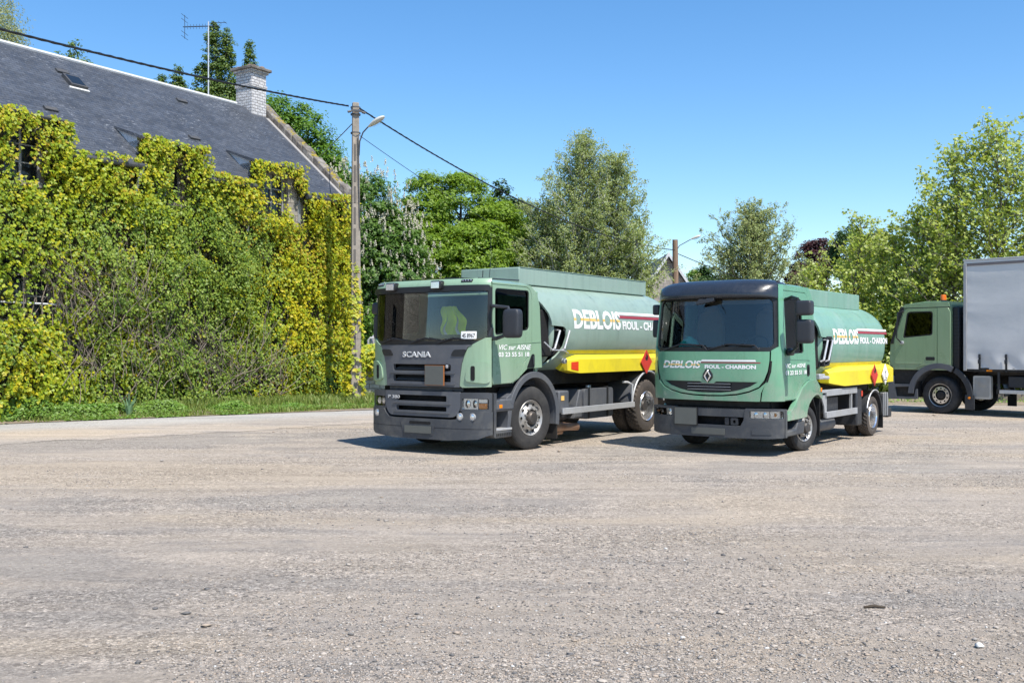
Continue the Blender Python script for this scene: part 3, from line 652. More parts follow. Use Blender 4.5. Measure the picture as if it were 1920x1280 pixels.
def side_text(T, side, x0, z0, h, wd, xend, ztop, h2f):
    """firm's name with the yellow band across it, two stripes and the second line"""
    text('company_lettering', 'DEBLOIS', m_wht, T, side, x0, z0, h, wd, .05, .035, .004)
    t = text('company_lettering_band', 'DEBLOIS', m_yl, T, side, x0, z0, h, wd, .05, .035, .0056)
    bm = bmesh.new(); bm.from_mesh(t.data)
    for zz, cl in ((z0 + h * .42, 'in'), (z0 + h * .56, 'out')):
        bmesh.ops.bisect_plane(bm, geom=bm.verts[:] + bm.edges[:] + bm.faces[:], plane_co=(0, 0, zz), plane_no=(0, 0, 1), clear_inner=cl == 'in', clear_outer=cl == 'out', dist=1e-6)
    bm.to_mesh(t.data); bm.free()
    xs = x0 + wd * .97
    plate('white_stripe', [[(xs - .02, ztop - h * .13), (xend, ztop - h * .13), (xend, ztop), (xs + .05, ztop)]], .004, .004, m_wht, T, side, cu=frange(xs, xend, 6), smooth=0)
    plate('red_stripe', [[(xs + .02, ztop - h * .34), (xend, ztop - h * .34), (xend, ztop - h * .18), (xs, ztop - h * .18)]], .004, .004, m_red, T, side, cu=frange(xs, xend, 6), smooth=0)
    text('trade_lettering', 'FIOUL - CHARBON', m_wht, T, side, xs + .12, z0 + .01, h * h2f, xend - xs - .14, 0, .04, .004)
truck1()
# ================================================================ TRUCK 2: smaller tanker with the black visor
def truck2():
    T = thing('tanker_truck', 'smaller bright green tanker truck with a dark roof visor and company name across its bonnet', 'tanker truck', (3.307, 16.163, 0), math.atan2(.798, .603), 'green fuel tanker trucks')
    H = 1.1
    def f(y, z):
        t = max(0, 1 - min(1, abs(y / H)) ** 3)
        return .10 - .34 * t ** .5 + max(0, z - 1.7) * .10 + max(0, 1.2 - z) * .05
    def F(u, v, w):
        e = 1e-3; u2 = max(-H + .004, min(H - .004, u))
        gy = (f(u2 + e, v) - f(u2 - e, v)) / 2 / e; gz = (f(u, v + e) - f(u, v - e)) / 2 / e
        n = Vector((-1, gy, gz)).normalized()
        return (f(u, v) + n.x * w, u + n.y * w, v + n.z * w)
    S = lambda u, v, w: (u, -H - w, v)
    S2 = lambda u, v, w: (u, H + w, v)
    CU = cuts_y(H); sym = lambda p: p + [(-a, b) for a, b in reversed(p)]
    P = lambda name, loops, w0, w1, m, cv=(), bevel=.006, par=T, fn=F, cu=None: plate(name, loops, w0, w1, m, par, fn, cu=CU if cu is None else cu, cv=cv, bevel=bevel)
    R4 = lambda y0, y1, z0, z1, r=.02: rnd([(y0, z0), (y1, z0), (y1, z1), (y0, z1)], r)
    win = rnd([(.20, 1.60, .12), (.95, 1.62, .03), (.95, 2.50, .08), (.22, 2.50, .06)], .06)
    door = rnd([(.11, .885, .02), (.60, .885, .03), (.80, 1.08, .1), (1.05, 1.17, .1), (1.22, 1.19, .02), (1.22, 2.52, .1), (1.15, 2.60, .05), (.19, 2.60, .03), (.11, 1.70, .02)], .03)
    shell = [(.10, .87), (.60, .87), (.80, 1.07), (1.05, 1.16), (1.50, 1.17), (1.49, 2.45), (1.40, 2.62), (1.30, 2.70), (.21, 2.70), (.10, 1.7)]
    for fn, sd in ((S, -1), (S2, 1)):
        plate('cab_side', [shell, rnd([(.17, 1.57), (.98, 1.59), (.98, 2.53), (.19, 2.53)], .06)], -.06, -.012, g_cab2, T, fn)
        gap = rnd([(.10, .875, .0), (.60, .875, .03), (.80, 1.07, .1), (1.05, 1.16, .1), (1.232, 1.18, .02), (1.232, 2.525, .1), (1.155, 2.612, .05), (.18, 2.612, .03), (.10, 1.70, .0)], .03)
        plate('cab_rear_quarter', [[(1.0, 1.145), (1.05, 1.16), (1.50, 1.17), (1.49, 2.45), (1.40, 2.62), (1.30, 2.70), (.19, 2.70), (.185, 2.615)] + [p for p in reversed(gap) if p[0] > 1.0]], -.011, .003, g_cab2, T, fn, bevel=.004)
        d = plate('door', [door, win], -.011, .008, g_cab2, T, fn, bevel=.008)
        plate('window', [R4(.18, .97, 1.58, 2.52, .08)], -.035, -.028, m_glassd, d, fn)
        plate('window_seal', [R4(.175, .975, 1.575, 2.525, .08), R4(.215, .935, 1.625, 2.485, .07)], -.02, -.004, m_blk, d, fn)
        plate('door_handle', [R4(1.06, 1.17, 1.24, 1.43, .04)], .006, .014, m_blk, d, fn, bevel=.004)
        MB().box(1.10, 1.125, min(sd * (H + .014), sd * (H + .034)), max(sd * (H + .014), sd * (H + .034)), 1.27, 1.40).build('latch', m_mirr, d, bevel=.006)
        plate('door_crease', [rnd([(.14, 1.52), (1.2, 1.50), (1.2, 1.508), (.14, 1.528)], .003)], .006, .012, g_cab2, d, fn)
    # front
    half = [(-.955, 1.645), (-.945, 1.50), (-.92, 1.34), (-.875, 1.20), (-.80, 1.095), (-.66, 1.03), (-.48, .985), (-.25, .962), (0, .955)]
    bon = half + [(-a, b) for a, b in reversed(half[:-1])]
    hg = [(-.79, 1.172), (-.68, 1.10), (-.52, 1.045), (-.39, 1.015), (-.2, .995), (0, .99)]
    gh = hg + [(-a, b) for a, b in reversed(hg[:-1])] + [(.14, 1.172), (.10, 1.145), (-.10, 1.145), (-.14, 1.172)]
    bonnet = P('bonnet', [bon, gh], -.01, .045, g_cab2, cv=(1.1, 1.2, 1.35, 1.5, 1.6), bevel=.018)
    P('grille_insert', [[(-.80, 1.18), (.80, 1.18), (.52, .98), (-.52, .98)]], .0, .02, m_blk, cv=(1.03, 1.08, 1.13), bevel=0)
    P('grille_vent', [rnd([(-.385, 1.155), (.385, 1.155), (.37, 1.02), (-.37, 1.02)], .01)], .021, .024, m_void, bevel=0)
    for z in (1.06, 1.115): P('grille_slat', [R4(-.37, .37, z - .004, z + .008, .002)], .024, .036, m_mirr, bevel=.002)
    for z in (1.04, 1.087, 1.137): P('grille_slat', [R4(-.37, .37, z - .003, z + .003, .001)], .024, .030, m_alu, bevel=0)
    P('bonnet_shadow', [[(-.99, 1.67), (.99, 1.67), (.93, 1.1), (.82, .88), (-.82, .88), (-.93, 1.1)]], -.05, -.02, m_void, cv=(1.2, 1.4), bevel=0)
    # smile lip and lower panel
    lip = [(-.815, .868), (.815, .868), (.83, 1.02), (.87, 1.11)] + [(-a * 1.012, b - .022) for a, b in half[3:]] + [(a * 1.012, b - .022) for a, b in reversed(half[3:-1])] + [(-.87, 1.11), (-.83, 1.02)]
    lipl = [(-.815, .868), (.815, .868), (.83, 1.0), (.90, 1.165)] + [(-a, b - .025) for a, b in half[4:]] + [(a, b - .025) for a, b in reversed(half[4:-1])] + [(-.90, 1.165), (-.83, 1.0)]
    P('lower_panel', [lipl], -.01, .055, g_cab2, cv=(.92, .97, 1.03, 1.09), bevel=.016)
    for s in (-1, 1):
        m = lambda pts: [(s * a, b) for a, b in pts]
        P('corner_panel', [m([(.975, 1.66), (.965, 1.50), (.94, 1.33), (.90, 1.18), (.85, 1.02), (.83, .87), (1.097, .87), (1.097, 2.70), (1.06, 2.70), (1.06, 1.72)])], -.02, .03, g_cab2, cv=(1.0, 1.15, 1.3, 1.5, 1.7, 2.1), bevel=.012)
        P('corner_vent', [m(rnd([(.955, 1.50), (.935, 1.32), (.90, 1.17), (.925, 1.17), (.965, 1.33), (.98, 1.50)], .01))], .031, .034, m_void, bevel=0)
    P('windscreen', [R4(-1.06, 1.06, 1.66, 2.50, .08)], -.02, -.012, m_glass, bevel=0)
    P('windscreen_frame', [[(-1.075, 1.63), (1.075, 1.63), (1.075, 2.56), (-1.075, 2.56)], rnd([(-1.02, 1.71), (1.02, 1.71), (1.01, 2.48), (-1.01, 2.48)], .10)], -.03, .006, m_blk)
    P('sun_blind', [R4(-.98, .98, 2.40, 2.50, .02)], -.06, -.05, m_seatt, bevel=0)
    vis = [(2.50, .02), (2.49, .13), (2.515, .165), (2.57, .165), (2.65, .12), (2.73, .02), (2.785, -.12), (2.805, -.28), (2.80, -.45), (2.74, -.50)]
    def vf(u, v):
        k = u * (len(vis) - 1); i = min(int(k), len(vis) - 2); t = k - i
        z = vis[i][0] * (1 - t) + vis[i + 1][0] * t; w = vis[i][1] * (1 - t) + vis[i + 1][1] * t
        y = (v * 2 - 1); e = max(0, 1 - abs(y) ** 4.5) ** .5
        dent = -.03 * math.exp(-((abs(y) - .62) / .16) ** 2) * math.exp(-((z - 2.67) / .07) ** 2)
        yy = y * 1.08; x = f(yy * .97, 2.5) - (w + dent) * (e if w > 0 else 1)
        return (x, yy, z - (1 - e) * .13 * u)
    MB().grid(24, 60, vf).build('roof_visor', m_navy, T, smooth=60)
    def rf(u, v):
        y = (v * 2 - 1) * 1.095; a = max(0, 1 - abs(v * 2 - 1) ** 6) ** .5; b = max(0, 1 - abs(max(0, u - .7) / .3) ** 3) ** .5 if u > .7 else 1
        return (-.02 + u * 1.40 + .12 * (1 - u) * abs(v * 2 - 1) ** 3, y, 2.69 + .055 * a * b)
    roof = MB().grid(20, 24, rf).build('roof', g_cab2, T, smooth=60)
    mb = MB(); rblock(mb, (.20, -1.02, 2.745), (.04, .03, .02), .6); mb.build('roof_marker_lamp', m_mirr, roof)
    MB().tube([(.3, -1.085, 2.70), (1.3, -1.085, 2.66)], .01, 6).build('drip_rail', m_mirr, roof)
    MB().box(1.38, 1.44, -1.07, 1.07, 1.2, 2.60).build('cab_rear_wall', g_cab2, T, bevel=.02); MB().box(1.36, 1.375, -1.03, 1.03, 1.2, 2.56).box(.2, 1.355, -1.0, 1.0, 2.60, 2.62).build('cab_lining', m_seat, T)
    MB().box(.0, 1.4, -1.03, 1.03, .95, 1.02).build('cab_floor', m_void, T)
    MB().grid(8, 16, lambda u, v: (f((v * 2 - 1) * 1.0, 1.7) + .05 + u * .42, (v * 2 - 1) * 1.0, 1.655 + .04 * math.sin(u * 3) - .02 * u)).build('dashboard', m_dashl, T)
    MB().box(.2, .26, -1.03, 1.03, 1.0, 1.62).build('dashboard_front', m_dash, T)
    for y, mm in ((.58, m_seatt), (-.52, m_seatt)):
        mb = MB(); rblock(mb, (1.02, y, 1.92), (.10, .25, .42), .5); rblock(mb, (.84, y, 1.5), (.27, .26, .12), .5); rblock(mb, (1.03, y, 2.32), (.07, .13, .11), .6)
        mb.build('seat', mm, T)
    c = Vector((.36, -.52, 1.74)); mb = MB(); mb.tube([c + Vector((.14 * math.sin(t), .22 * math.cos(t), .15 * math.sin(t))) for t in [k * math.pi / 10 for k in range(21)]], .016, 6); mb.build('steering_wheel', m_blk, T)
    # wipers, small mirror on the visor edge
    for y0, y1 in ((.85, .15), (.05, -.70)):
        MB().tube([F(y0, 1.66, .03), F((y0 + y1) / 2, 1.755, .05), F(y1 - .05, 1.74, .035), F(y1 - .12, 1.67, .03)], .013).tube([F(y0 + .1, 1.70, .02), F(y1, 1.725, .02)], .009, 6).build('wiper', m_blk, T)
    mb = MB(); mb.prism(rnd([(.20, 2.38), (-.12, 2.43), (-.12, 2.485), (.14, 2.47)], .02), .10, .16, F); mb.build('kerb_mirror', m_mirr, T, bevel=.01)
    # lettering across the bonnet
    def bw(y, z, w): return F(y, z, .046 + w)
    text('bonnet_lettering', 'DEBLOIS', m_wht, T, bw, .82, 1.375, .125, .70, .22, .035, .001, flipu=True)
    t = text('bonnet_lettering_band', 'DEBLOIS', m_yl, T, bw, .82, 1.375, .125, .70, .22, .035, .002, flipu=True)
    bm = bmesh.new(); bm.from_mesh(t.data)
    for zz, cl in ((1.42, 'in'), (1.445, 'out')): bmesh.ops.bisect_plane(bm, geom=bm.verts[:] + bm.edges[:] + bm.faces[:], plane_co=(0, 0, zz), plane_no=(0, 0, 1), clear_inner=cl == 'in', clear_outer=cl == 'out', dist=1e-6)
    bm.to_mesh(t.data); bm.free()
    P('white_stripe', [[(.13, 1.487), (-.77, 1.487), (-.76, 1.515), (.10, 1.515)]], .047, .047, m_wht, bevel=0); P('red_stripe', [[(.14, 1.462), (-.83, 1.462), (-.83, 1.478), (.13, 1.478)]], .047, .047, m_red, bevel=0)
    text('trade_lettering', 'FIOUL - CHARBON', m_wht, T, bw, .055, 1.372, .062, .82, 0, .045, .001, flipu=True)
    lo = [(0, -.10), (.066, 0), (0, .10), (-.066, 0)]; li = [(0, -.062), (.036, 0), (0, .062), (-.036, 0)]; em = lambda u, v, w: F(u, 1.255 + v, w)
    lz = plate('emblem_base', [[(-.085, -.03), (0, -.105), (.085, -.03), (.085, .03), (.035, .108), (-.035, .108), (-.085, .03)]], .046, .056, m_blk, T, em, bevel=.004)
    plate('lozenge', [lo, li], .056, .070, m_chrome, lz, em, bevel=.004)
    # bumper
    bp = [(-1.097, .30), (-.9, .285), (.9, .285), (1.097, .30), (1.097, .745), (.60, .755), (.57, .57), (.52, .475), (-.52, .475), (-.57, .57), (-.60, .755), (-1.097, .745)]
    hls = {s: [(s * a, b) for a, b in R4(.66, 1.08, .595, .715, .015)] for s in (-1, 1)}
    P('bumper', [bp, hls[-1], hls[1]], -.05, .05, m_bump, cv=(.4, .5, .65), bevel=.015)
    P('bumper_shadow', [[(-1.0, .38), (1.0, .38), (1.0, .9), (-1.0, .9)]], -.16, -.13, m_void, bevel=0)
    P('radiator_grille', [[(-.95, .76), (.95, .76), (.95, .86), (-.95, .86)]], -.11, -.09, m_dark, bevel=0)
    P('bumper_step', [R4(-.60, .60, .615, .74, .02)], -.06, .035, m_bump, bevel=.012)
    mb = MB()
    for k in range(30):
        y = -.5 + k * .034; a = F(y, .745, .0); mb.box(a[0] - .03, a[0] + .03, y - .01, y + .01, .738, .752)
    mb.build('step_tread', m_blk, T)
    P('tow_hitch', [R4(-.48, -.36, .485, .60, .02), R4(-.44, -.40, .515, .565, .01)], -.05, .03, m_mirr)
    P('tow_hitch', [R4(-.33, -.26, .485, .60, .02)], -.05, .02, m_mirr)
    for s in (-1, 1):
        m = lambda pts: [(s * a, b) for a, b in pts]
        hl = P('headlight', [hls[s]], .01, .022, m_clear)
        P('reflector', [m(R4(.665, .94, .60, .71, .01))], -.012, -.006, m_lens, par=hl, bevel=0)
        P('indicator_lens', [m(R4(.95, 1.075, .60, .71, .01))], -.02, -.01, m_lens, par=hl, bevel=0)
        c = F(s * 1.01, .655, -.005); MB().lathe([(0, .03), (.004, .001)], c, 'x', 14, -1).build('indicator_bulb', m_orn, hl)
        for q in (.73, .86):
            c = F(s * q, .655, .0); MB().lathe([(.0, .001), (-.004, .03), (-.008, .050)], c, 'x', 20, -1).build('lamp_bowl', m_chrome, hl)
        fg = m(R4(.69, .96, .35, .44, .015)); P('blank_fog_cover', [fg], .05, .057, m_bump, bevel=.005)
    P('number_plate', [R4(-.27, .30, .325, .425, .01)], .05, .062, m_platz)
    c0 = F(.40, .60, .065); pl = MB().box(c0[0] - .012, c0[0] + .01, .19, .60, .455, .745).build('hazard_placard', m_blk, T); MB().box(c0[0] - .017, c0[0] - .0125, .202, .588, .467, .733).build('blank_face', m_platz, pl)
    # fender, step, mirrors, wheels
    for s in (-1, 1):
        fn = (lambda u, v, w: (u, -H - w, v)) if s < 0 else (lambda u, v, w: (u, H + w, v))
        fen = [(.16, .66), (.36, .72), (.56, .86), (.80, 1.055), (1.06, 1.16), (1.42, 1.18), (1.62, 1.06), (1.75, .92), (1.74, .84), (1.66, .86), (1.56, .91), (1.40, .92), (1.24, .87), (1.10, .78), (1.02, .68), (.99, .575), (.70, .565), (.16, .555)]
        plate('front_fender', [fen], -.04, .035, g_cab2, T, fn, bevel=.014)
        MB().prism(arc(1.19, .40, .55, 10, 150, 16) + arc(1.19, .40, .52, 150, 10, 16), s * 1.05, s * .75, lambda u, v, w: (u, w, v)).build('arch_liner', m_blk, T)
        MB().box(1.70, 1.72, min(s * 1.10, s * .8), max(s * 1.10, s * .8), .22, .9).build('mud_flap', m_blk, T)
        plate('boarding_step', [[(.08, .30), (.90, .31), (.94, .50), (.64, .51), (.56, .41), (.15, .39), (.08, .39)]], -.30, .02, m_bump, T, fn, bevel=.02)
        plate('bumper_side', [R4(.05, .12, .30, .74, .005)], -.05, .045, m_bump, T, fn, bevel=.01)
        MB().box(.12, .9, min(s * .8, s * .84), max(s * .8, s * .84), .35, .9).build('step_well', m_dark, T)
        MB().box(.20, .62, min(s * .9, s * 1.12), max(s * .9, s * 1.12), .57, .60).build('step_ledge', m_blk, T, bevel=.006)
        MB().box(1.64, 1.70, min(s * 1.135, s * 1.145), max(s * 1.135, s * 1.145), .96, 1.03).build('side_indicator', m_orn, T, bevel=.01)
        wheel(T, 1.19, .387, .387, s * 1.055, -s, 'front', .23, .235, steer=-12)
        wheel(T, 4.67, .387, .387, s * 1.08, -s, 'rear dual lug', .215, .235)
        archband('rear_mudguard', T, 4.68, .39, .50, .46, 5, 170, s * 1.10, s * .60, m_mirr)
        MB().tube([(4.68 + .50 * math.cos(R(a)), s * 1.103, .39 + .50 * math.sin(R(a))) for a in range(160, 60, -8)], .012, 8).build('mudguard_edge', m_alu, T)
        MB().prism(rnd([(5.22, .36), (5.62, .36), (5.62, .80), (5.22, .80)], .08), s * 1.08, s * .7, lambda u, v, w: (u, w, v)).build('tail_locker', m_mirr, T, bevel=.03)
        for x in (5.3, 5.42, 5.54): MB().box(x, x + .03, min(s * .7, s * 1.09), max(s * .7, s * 1.09), .35, .81).build('locker_band', m_silv, T, bevel=.005)
        MB().box(5.26, 5.28, min(s * 1.08, s * .8), max(s * 1.08, s * .8), .12, .4).build('mud_flap', m_blk, T)
        # side service frame
        MB().box(2.02, 3.62, s * 1.09 - .02, s * 1.09 + .02, .87, .98).box(2.02, 3.64, s * 1.09 - .02, s * 1.09 + .02, .49, .60).box(1.80, 2.10, s * 1.088 - .02, s * 1.088 + .02, .93, .982).prism([(1.82, .90), (2.1, .90), (2.1, .50), (2.02, .50), (1.98, .70)], s * 1.08, s * 1.05, lambda u, v, w: (u, w, v)).build('side_frame', m_silv, T, bevel=.005)
        MB().box(3.32, 3.37, s * 1.08 - .02, s * 1.08 + .02, .60, .87).build('frame_post', m_silv, T)
        MB().box(2.18, 2.85, min(s * 1.02, s * .6), max(s * 1.02, s * .6), .55, .84).build('hose_reel_box', m_mirr, T, bevel=.02)
        MB().box(3.64, 3.93, min(s * 1.10, s * .6), max(s * 1.10, s * .6), .26, .95).build('equipment_column', m_mirr, T, bevel=.03)
        MB().tube([(2.05, s * .85, .36), (2.1, s * .85, .36), (2.85, s * .85, .36), (2.9, s * .85, .36)], [.09, .125, .125, .09], 18).build('air_tank', m_grey, T)
        MB().box(3.86, 3.94, min(s * 1.106, s * 1.109), max(s * 1.106, s * 1.109), .80, .90).build('red_sticker', m_redr, T)
    MB().tube([(1.72, -1.12, 1.20), (2.05, -1.12, 1.19)], .03, 8).build('side_lamp_arm', m_alu, T); MB().box(1.60, 1.85, -1.14, -1.06, 1.17, 1.26).build('side_lamp', m_alu, T, bevel=.01)
    for z, h, x0 in ((2.315, .115, -.02), (1.955, .185, .0)):
        mb = MB(); rblock(mb, (x0, -1.49, z), (.085, .125, h), .33); mb.build('wing_mirror', m_mirr, T, smooth=60)
    MB().tube([(.22, -1.08, 2.46), (.14, -1.22, 2.50), (.02, -1.36, 2.47), (.02, -1.36, 2.0), (.06, -1.34, 1.72), (.14, -1.22, 1.64), (.2, -1.1, 1.64)], .024, 8).build('mirror_arm', m_blk, T)
    mb = MB(); rblock(mb, (.24, -1.16, 1.64), (.10, .05, .06), .6); mb.build('mirror_foot', m_blk, T)
    for z, h in ((2.35, .09), (2.03, .15)):
        mb = MB(); rblock(mb, (.22, 1.2, z), (.05, .06, h), .35); mb.build('wing_mirror', m_mirr, T)
    text('door_lettering', 'VIC sur AISNE', m_wht, T, S, .13, 1.385, .068, .86, .2, .015, .013)
    text('door_lettering', '03 23 55 51 18', m_wht, T, S, .13, 1.275, .068, .90, 0, .03, .013)
    # tank
    fp = [(1.52, 2.54), (1.50, 2.46), (1.56, 2.36), (1.66, 2.22), (1.74, 2.05), (1.78, 1.90), (1.84, 1.885), (2.22, 1.88), (2.29, 1.84), (2.29, 1.72), (2.20, 1.58), (2.06, 1.44), (1.90, 1.30), (1.8, 1.15)]
    pt, side, th = make_tank(T, g_tank2, 1.1, 1.78, .77, 2.5, fp, 5.30, .34, 1.95, None, 0)
    MB().box(1.60, 5.0, -.70, .5, 2.44, 2.74).build('top_walkway_coaming', g_tank2, T, bevel=.012)
    MB().box(1.46, 1.98, -1.0, 1.0, 1.35, 2.15).build('pump_cabinet', m_void, T, bevel=.03)
    MB().box(1.5, 2.6, -.95, .95, 1.36, 1.86).build('recess_shade_box', m_void, T, bevel=.02)  # near-black box, its colour stands in for shade inside the notch
    plate('locker_surround', [rnd([(1.84, 1.38), (2.12, 1.40), (2.30, 1.80), (2.26, 1.90), (2.02, 1.90)], .04), rnd([(1.90, 1.42), (2.08, 1.43), (2.24, 1.78), (2.2, 1.86), (2.06, 1.86)], .03)], -.05, .02, m_blk, T, S)
    for x in (1.76, 2.0): MB().tube([(x, -1.09, 1.47), (x + .02, -1.14, 1.49), (x + .22, -1.14, 1.83), (x + .22, -1.05, 1.84)], .018, 8).build('grab_rail', m_alu, T)
    for s in (-1, 1):
        sec = [(.72, 1.12), (.92, 1.02), (1.15, 1.02), (1.15, 1.29), (1.04, 1.37), (.84, 1.39)]
        mb = MB(); n = len(sec)
        for x, k in [(2.30, .65), (2.82, 1.0), (5.72, 1.0)]: mb.v += [(x, s * (.86 + (a - .86) * k), 1.2 + (b - 1.2) * k) for a, b in sec]
        for i in range(2): mb.f += [(i * n + q, i * n + (q + 1) % n, (i + 1) * n + (q + 1) % n, (i + 1) * n + q) for q in range(n)]
        mb.f += [tuple(range(n)), tuple(2 * n + q for q in reversed(range(n)))]; mb.m = [0] * len(mb.f)
        mb.build('yellow_skirt', y_pnt, T, bevel=.006, smooth=20)
        MB().add([pt(x, sg, .004) if s < 0 else pt(x, 180 - sg, .004) for x in (2.2, 2.6, 5.3) for sg in (th(1.36), th(1.40), th(1.44))], [(i * 3 + j, i * 3 + j + 1, i * 3 + j + 4, i * 3 + j + 3) for i in range(2) for j in range(2)]).build('yellow_belly_stripe', y_pnt, T)
    for x, m in ((4.43, m_redp), (5.10, m_wht)):
        d = MB().prism([(x - .20, 1.18), (x, .975), (x + .20, 1.18), (x, 1.385)], 1.17, 1.18, lambda u, v, w: (u, -w, v)).build('hazard_diamond', m, T)
        for q, mm in ((.188, m_blk), (.180, m)): MB().add([(x - q, -(1.182 if mm is m_blk else 1.1835), 1.18), (x, -(1.182 if mm is m_blk else 1.1835), 1.18 - q), (x + q, -(1.182 if mm is m_blk else 1.1835), 1.18), (x, -(1.182 if mm is m_blk else 1.1835), 1.18 + q)], [(0, 1, 2, 3)]).build('diamond_border' if mm is m_blk else 'diamond_face', mm, d)
        if m is m_redp:
            fl = [(x - .05, 1.23), (x - .055, 1.28), (x - .02, 1.26), (x - .01, 1.34), (x + .03, 1.29), (x + .05, 1.31), (x + .06, 1.25), (x + .03, 1.22), (x - .03, 1.22)]
            MB().prism(fl, 1.184, 1.1855, lambda u, v, w: (u, -w, v)).build('flame_mark', m_blk, d)
        else: pollutant(d, x, 1.18, 1.184, .85)
    side_text(T, side, 2.38, 1.766, .275, 1.34, 5.48, 2.06, .45)
    for s in (-1, 1): MB().box(.2, 5.6, s * .38 - .04, s * .38 + .04, .62, .84).build('chassis_rail', m_dark, T)
    MB().box(1.6, 5.5, -.7, .7, .86, 1.2).build('subframe', m_dark, T); MB().box(.2, 1.3, -.75, .75, .45, .95).build('engine_block', m_dark, T, bevel=.04)
    for x in (1.19, 4.67): MB().tube([(x, -.9, .39), (x, .9, .39)], .06, 10).build('axle', m_dark, T)
    MB().box(2.0, 4.2, -.45, .45, .38, .64).build('transmission', m_dark, T, bevel=.05)
    MB().box(5.7, 5.95, -1.05, 1.05, .30, .48).build('rear_bumper', m_mirr, T, bevel=.02)
    MB().tube([(4.0, -.6, .3), (4.4, -.7, .28)], .04, 8).build('exhaust_pipe', m_exh, T)
    for o in T.children:
        if o.type != 'MESH' or 'mirror' in o.name: continue
        for q in (o,) + tuple(o.children):
            for v in q.data.vertices:
                if v.co.x < 1.53: v.co.y *= 1.012 - .062 * max(0, min(1, (v.co.z - 1.4) / 1.3))
    B = thing('teal_beanie', 'teal cloth cap lying on the light dashboard of the black visored tanker', 'cap', (3.307, 16.163, 0), math.atan2(.798, .603))
    MB().grid(14, 20, lambda u, v: (.06 + .11 * math.cos(u * 1.5) * math.sin(v * 6.283), .50 + .20 * math.cos(u * 1.5) * math.cos(v * 6.283), 1.68 + .20 * math.sin(u * 1.5) * (1 + .1 * math.sin(v * 12)))).build('cloth', m_teal, B)
    return T
truck2()
